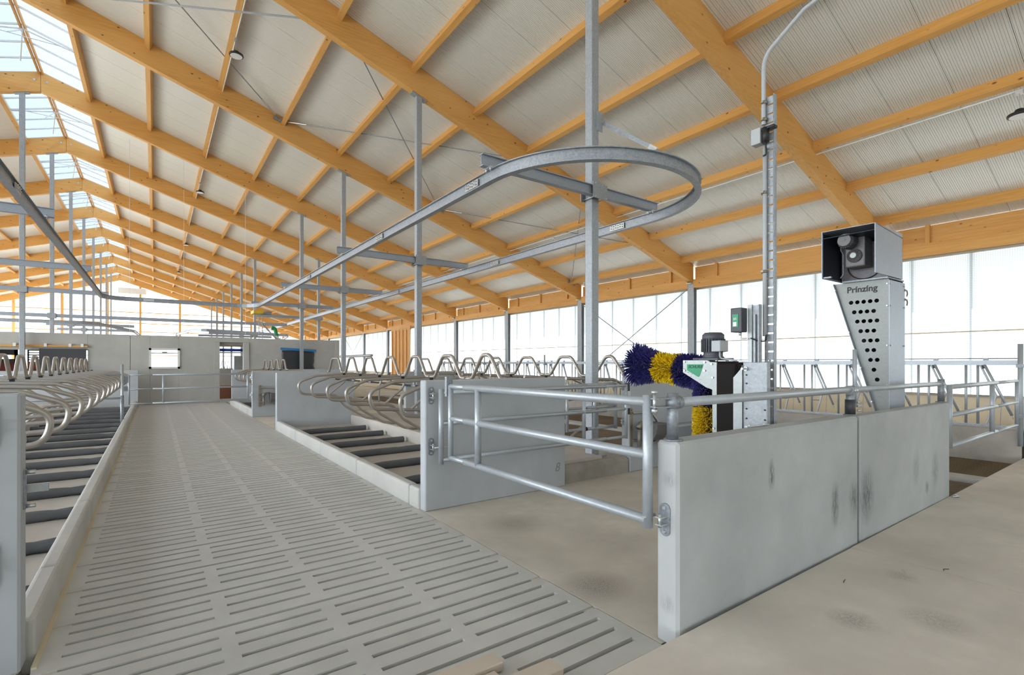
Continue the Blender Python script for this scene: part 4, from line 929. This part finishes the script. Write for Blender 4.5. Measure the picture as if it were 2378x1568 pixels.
for z in (2.53, 2.42): obj('hook', MB().tube(fillet([(7.235, 2.146, z+.03), (7.29, 2.14, z+.035), (7.315, 2.14, z-.005), (7.29, 2.14, z-.035)], .03), .007, 6).cyl((7.225, 2.146, z+.03), (7.245, 2.146, z+.03), .016, 6), 'ironbrown', t)
text('Prínzíng', 'cut_lettering', 'letter', t, (X0-.0045, 2.415, 2.535), (0, -1, 0), (0, 0, 1), .098, .0006, 1.0)  # letter cut-outs not opened, their dark insides drawn as black text
h = obj('motor_hood', MB().box(6.285, 7.085, 2.12, 2.128, 2.672, 3.20).box(6.285, 7.085, 2.645, 2.653, 2.672, 3.206).prism([(6.285, 2.12, 3.20), (7.085, 2.12, 3.145), (7.085, 2.653, 3.145), (6.285, 2.653, 3.206)], (0, 0, .006)).box(7.079, 7.085, 2.12, 2.653, 2.672, 3.145), 'sheetblue', t)
obj('hood_shade_sheet', MB().box(6.29, 7.07, 2.638, 2.645, 2.69, 3.19).box(6.29, 7.07, 2.13, 2.645, 3.13, 3.135), 'sheetshade', t)  # dark sheets added to paint the shade inside the hood
obj('hood_rim', MB().box(6.30, 6.34, 2.56, 2.64, 2.675, 2.69).box(6.7, 7.2, 2.14, 2.60, 2.655, 2.672), 'galvdark', t)
obj('mount_plate', MB().box(6.74, 6.752, 2.16, 2.62, 2.665, 3.10), 'gear', t)
obj('chain_guard', MB().tube([(6.73, 2.38+.17*math.cos(a), 2.83+.15*math.sin(a)) for a in [PI+PI*i/14 for i in range(15)]], .006, 6), 'black', t)
gb = obj('gearbox', MB().box(6.52, 6.74, 2.30, 2.505, 2.80, 3.165), 'gear', t, .015, 2)
obj('gear_flange', MB().rev((6.52, 2.402, 2.925), (-1, 0, 0), [(0, .078), (.02, .075), (.022, .05), (.03, .048), (.034, .03), (.045, .028)], 28), 'gear', gb)
bb = MB()
for i in range(12): a = 2*PI*i/12; bb.cyl((6.508, 2.402+.063*math.cos(a), 2.925+.063*math.sin(a)), (6.496, 2.402+.063*math.cos(a), 2.925+.063*math.sin(a)), .006, 6)
tag(obj('bolt', bb, 'black', gb), kind='stuff')
obj('flange_ring', MB().rev((6.486, 2.402, 2.925), (-1, 0, 0), [(0, .042), (.006, .042)], 24), 'black', gb)
obj('flange_cap', MB().rev((6.479, 2.402, 2.925), (-1, 0, 0), [(0, .033), (.008, .031)], 20), 'sheetmetal', gb)
mo = obj('drive_motor', MB().rev((6.52, 2.44, 3.085), (-1, 0, .0), [(0, .075), (.16, .075), (.165, .066), (.185, .066)], 26), 'motor', t)
fm = MB()
for i in range(28): a = 2*PI*i/28; c, sn = math.cos(a), math.sin(a); fm.bar((6.37, 2.44+c*.077, 3.085+sn*.077), (6.52, 2.44+c*.077, 3.085+sn*.077), .005, .014, (0, c, sn))
tag(obj('cooling_fin', fm, 'gear', mo), kind='stuff')
obj('fan_cover', MB().rev((6.338, 2.44, 3.085), (-1, 0, 0), [(0, .068), (.006, .066)], 26).cyl((6.33, 2.44, 3.085), (6.326, 2.44, 3.085), .016, 12), 'gear', mo)
obj('lever', MB().tube(fillet([(6.6, 2.50, 3.12), (6.6, 2.57, 3.12), (6.6, 2.575, 3.03), (6.6, 2.55, 2.98), (6.6, 2.55, 2.74), (6.6, 2.58, 2.70)], .02, 3), .008, 6), 'galvdark', t)

# ------------------------------------------------------------------ feed fence
XF = 11.9
led = obj('feed_ledge', MB().box(XF-.03, XF+.38, 1.9, 25, -.2, .555), 'step', floor, .02)
obj('feed_ledge', MB().box(XF-.03, XF+.38, -6, 1.88, -.2, .555), 'step', floor, .02)
def fence_section(y0, n, lab):
    t = thing('feed_fence', lab, 'feed fence', (XF, y0, .56), 'feed fence sections')
    L = n*.69
    obj('top_rail', MB().box(XF-.03, XF+.03, y0, y0+L, 1.66, 1.745), 'tube', t); obj('bottom_rail', MB().box(XF-.025, XF+.025, y0, y0+L, .585, .62), 'galvdark', t)
    obj('lock_rod', MB().cyl((XF, y0, 1.775), (XF, y0+L, 1.775), .009, 6), 'galvdark', t)
    for i in range(n):
        y = y0+.69*(i+1)-.02
        for dy in (0, .16): obj('upright', MB().cyl((XF, y-dy, .6), (XF, y-dy, 1.67), .021, 8), 'tube', t)
        obj('swing_bar', MB().cyl((XF-.02, y-.25, 1.67), (XF-.02, y-.60, .80), .021, 8).cyl((XF-.02, y-.60, .80), (XF-.02, y-.615, .74), .006, 5), 'tube', t)
        obj('slant_bar', MB().tube(fillet([(XF, y-.19, 1.67), (XF, y-.40, 1.13), (XF, y-.27, .62)], .05, 3), .017, 7), 'tube', t)
        obj('spacer_bar', MB().cyl((XF, y-.16, .88), (XF, y-.33, .88), .010, 6).cyl((XF, y-.16, 1.12), (XF, y-.40, 1.12), .010, 6).tube([(XF-.01, y-.47, 1.09), (XF-.01, y-.45, .62)], .005, 5), 'galvdark', t)
        obj('lock_catch', MB().box(XF-.02, XF+.02, y-.30, y-.23, 1.745, 1.785), 'galvdark', t)
        obj('pivot_sleeve', MB().box(XF-.03, XF+.03, y-.27, y-.22, 1.60, 1.66), 'black', t)
    return t
fence_section(1.95, 6, 'galvanised feed fence section at the right picture edge behind the tower')
fence_section(6.15, 6, 'galvanised feed fence section behind the cow brush')
fence_section(10.35, 6, 'galvanised feed fence section seen over the panel, right of the second wall column')
fence_section(14.55, 6, 'galvanised feed fence section seen behind the head hoops, left of the second wall column')
fence_section(18.75, 6, 'farthest galvanised feed fence section beside the timber boarding')
for y, top, lab in ((1.91, 2.02, 'galvanised fence post at the right picture edge'), (6.12, 1.95, 'galvanised fence post between fence sections near the tower'), (10.32, 1.98, 'thin fence post with pointed top behind the front post'), (14.52, 2.0, 'thin fence post behind the second hoop row'), (18.72, 2.0, 'thin far fence post behind the hoops')):
    t = thing('fence_post', lab, 'post', (XF-.06, y, .55), 'feed fence posts')
    obj('tube', MB().cyl((XF-.07, y, .3), (XF-.07, y, top), .036 if y < 2 else .025, 12), 'tube', t); obj('clamp', MB().box(XF-.11, XF-.02, y-.05, y+.05, 1.62, 1.68).box(XF-.11, XF-.02, y-.05, y+.05, .78, .84), 'galvdark', t)

# ------------------------------------------------------------------ loose things on the floor
def plank(c, L, w, h, ang, lab):
    t = obj('wood_plank', MB().box(-L, 0, -w/2, w/2, 0, h), 'pallet', None, .006, 1); t.location = c; t.rotation_euler = (0, 0, ang); return tag(t, lab, 'plank', 'pale planks')
plank((1.56, 2.325, .012), 1.1, .115, .05, -.02, 'pale weathered plank lying on the slats, upper one at the bottom edge')
plank((1.49, 2.205, .012), 1.1, .10, .035, -.03, 'narrow pale plank tucked below the upper plank')
plank((1.775, 2.07, .0), 1.2, .115, .08, -.02, 'pale plank end right of the other two at the bottom edge')
for x, y, a, lab in ((4.05, 1.55, .5, 'dark wire scrap on the walkway below the wall'), (4.9, 1.2, -.4, 'tiny dark wire scrap on the walkway further right'), (4.6, 1.35, 1.2, 'short straw scrap on the walkway beside the wire')):
    tag(obj('scrap', MB().tube([(x-.03, y, .125), (x, y+.01, .127), (x+.04, y+.035*a, .125)], .0025, 5), 'black' if 'dark' in lab else 'pallet'), lab, 'scrap')
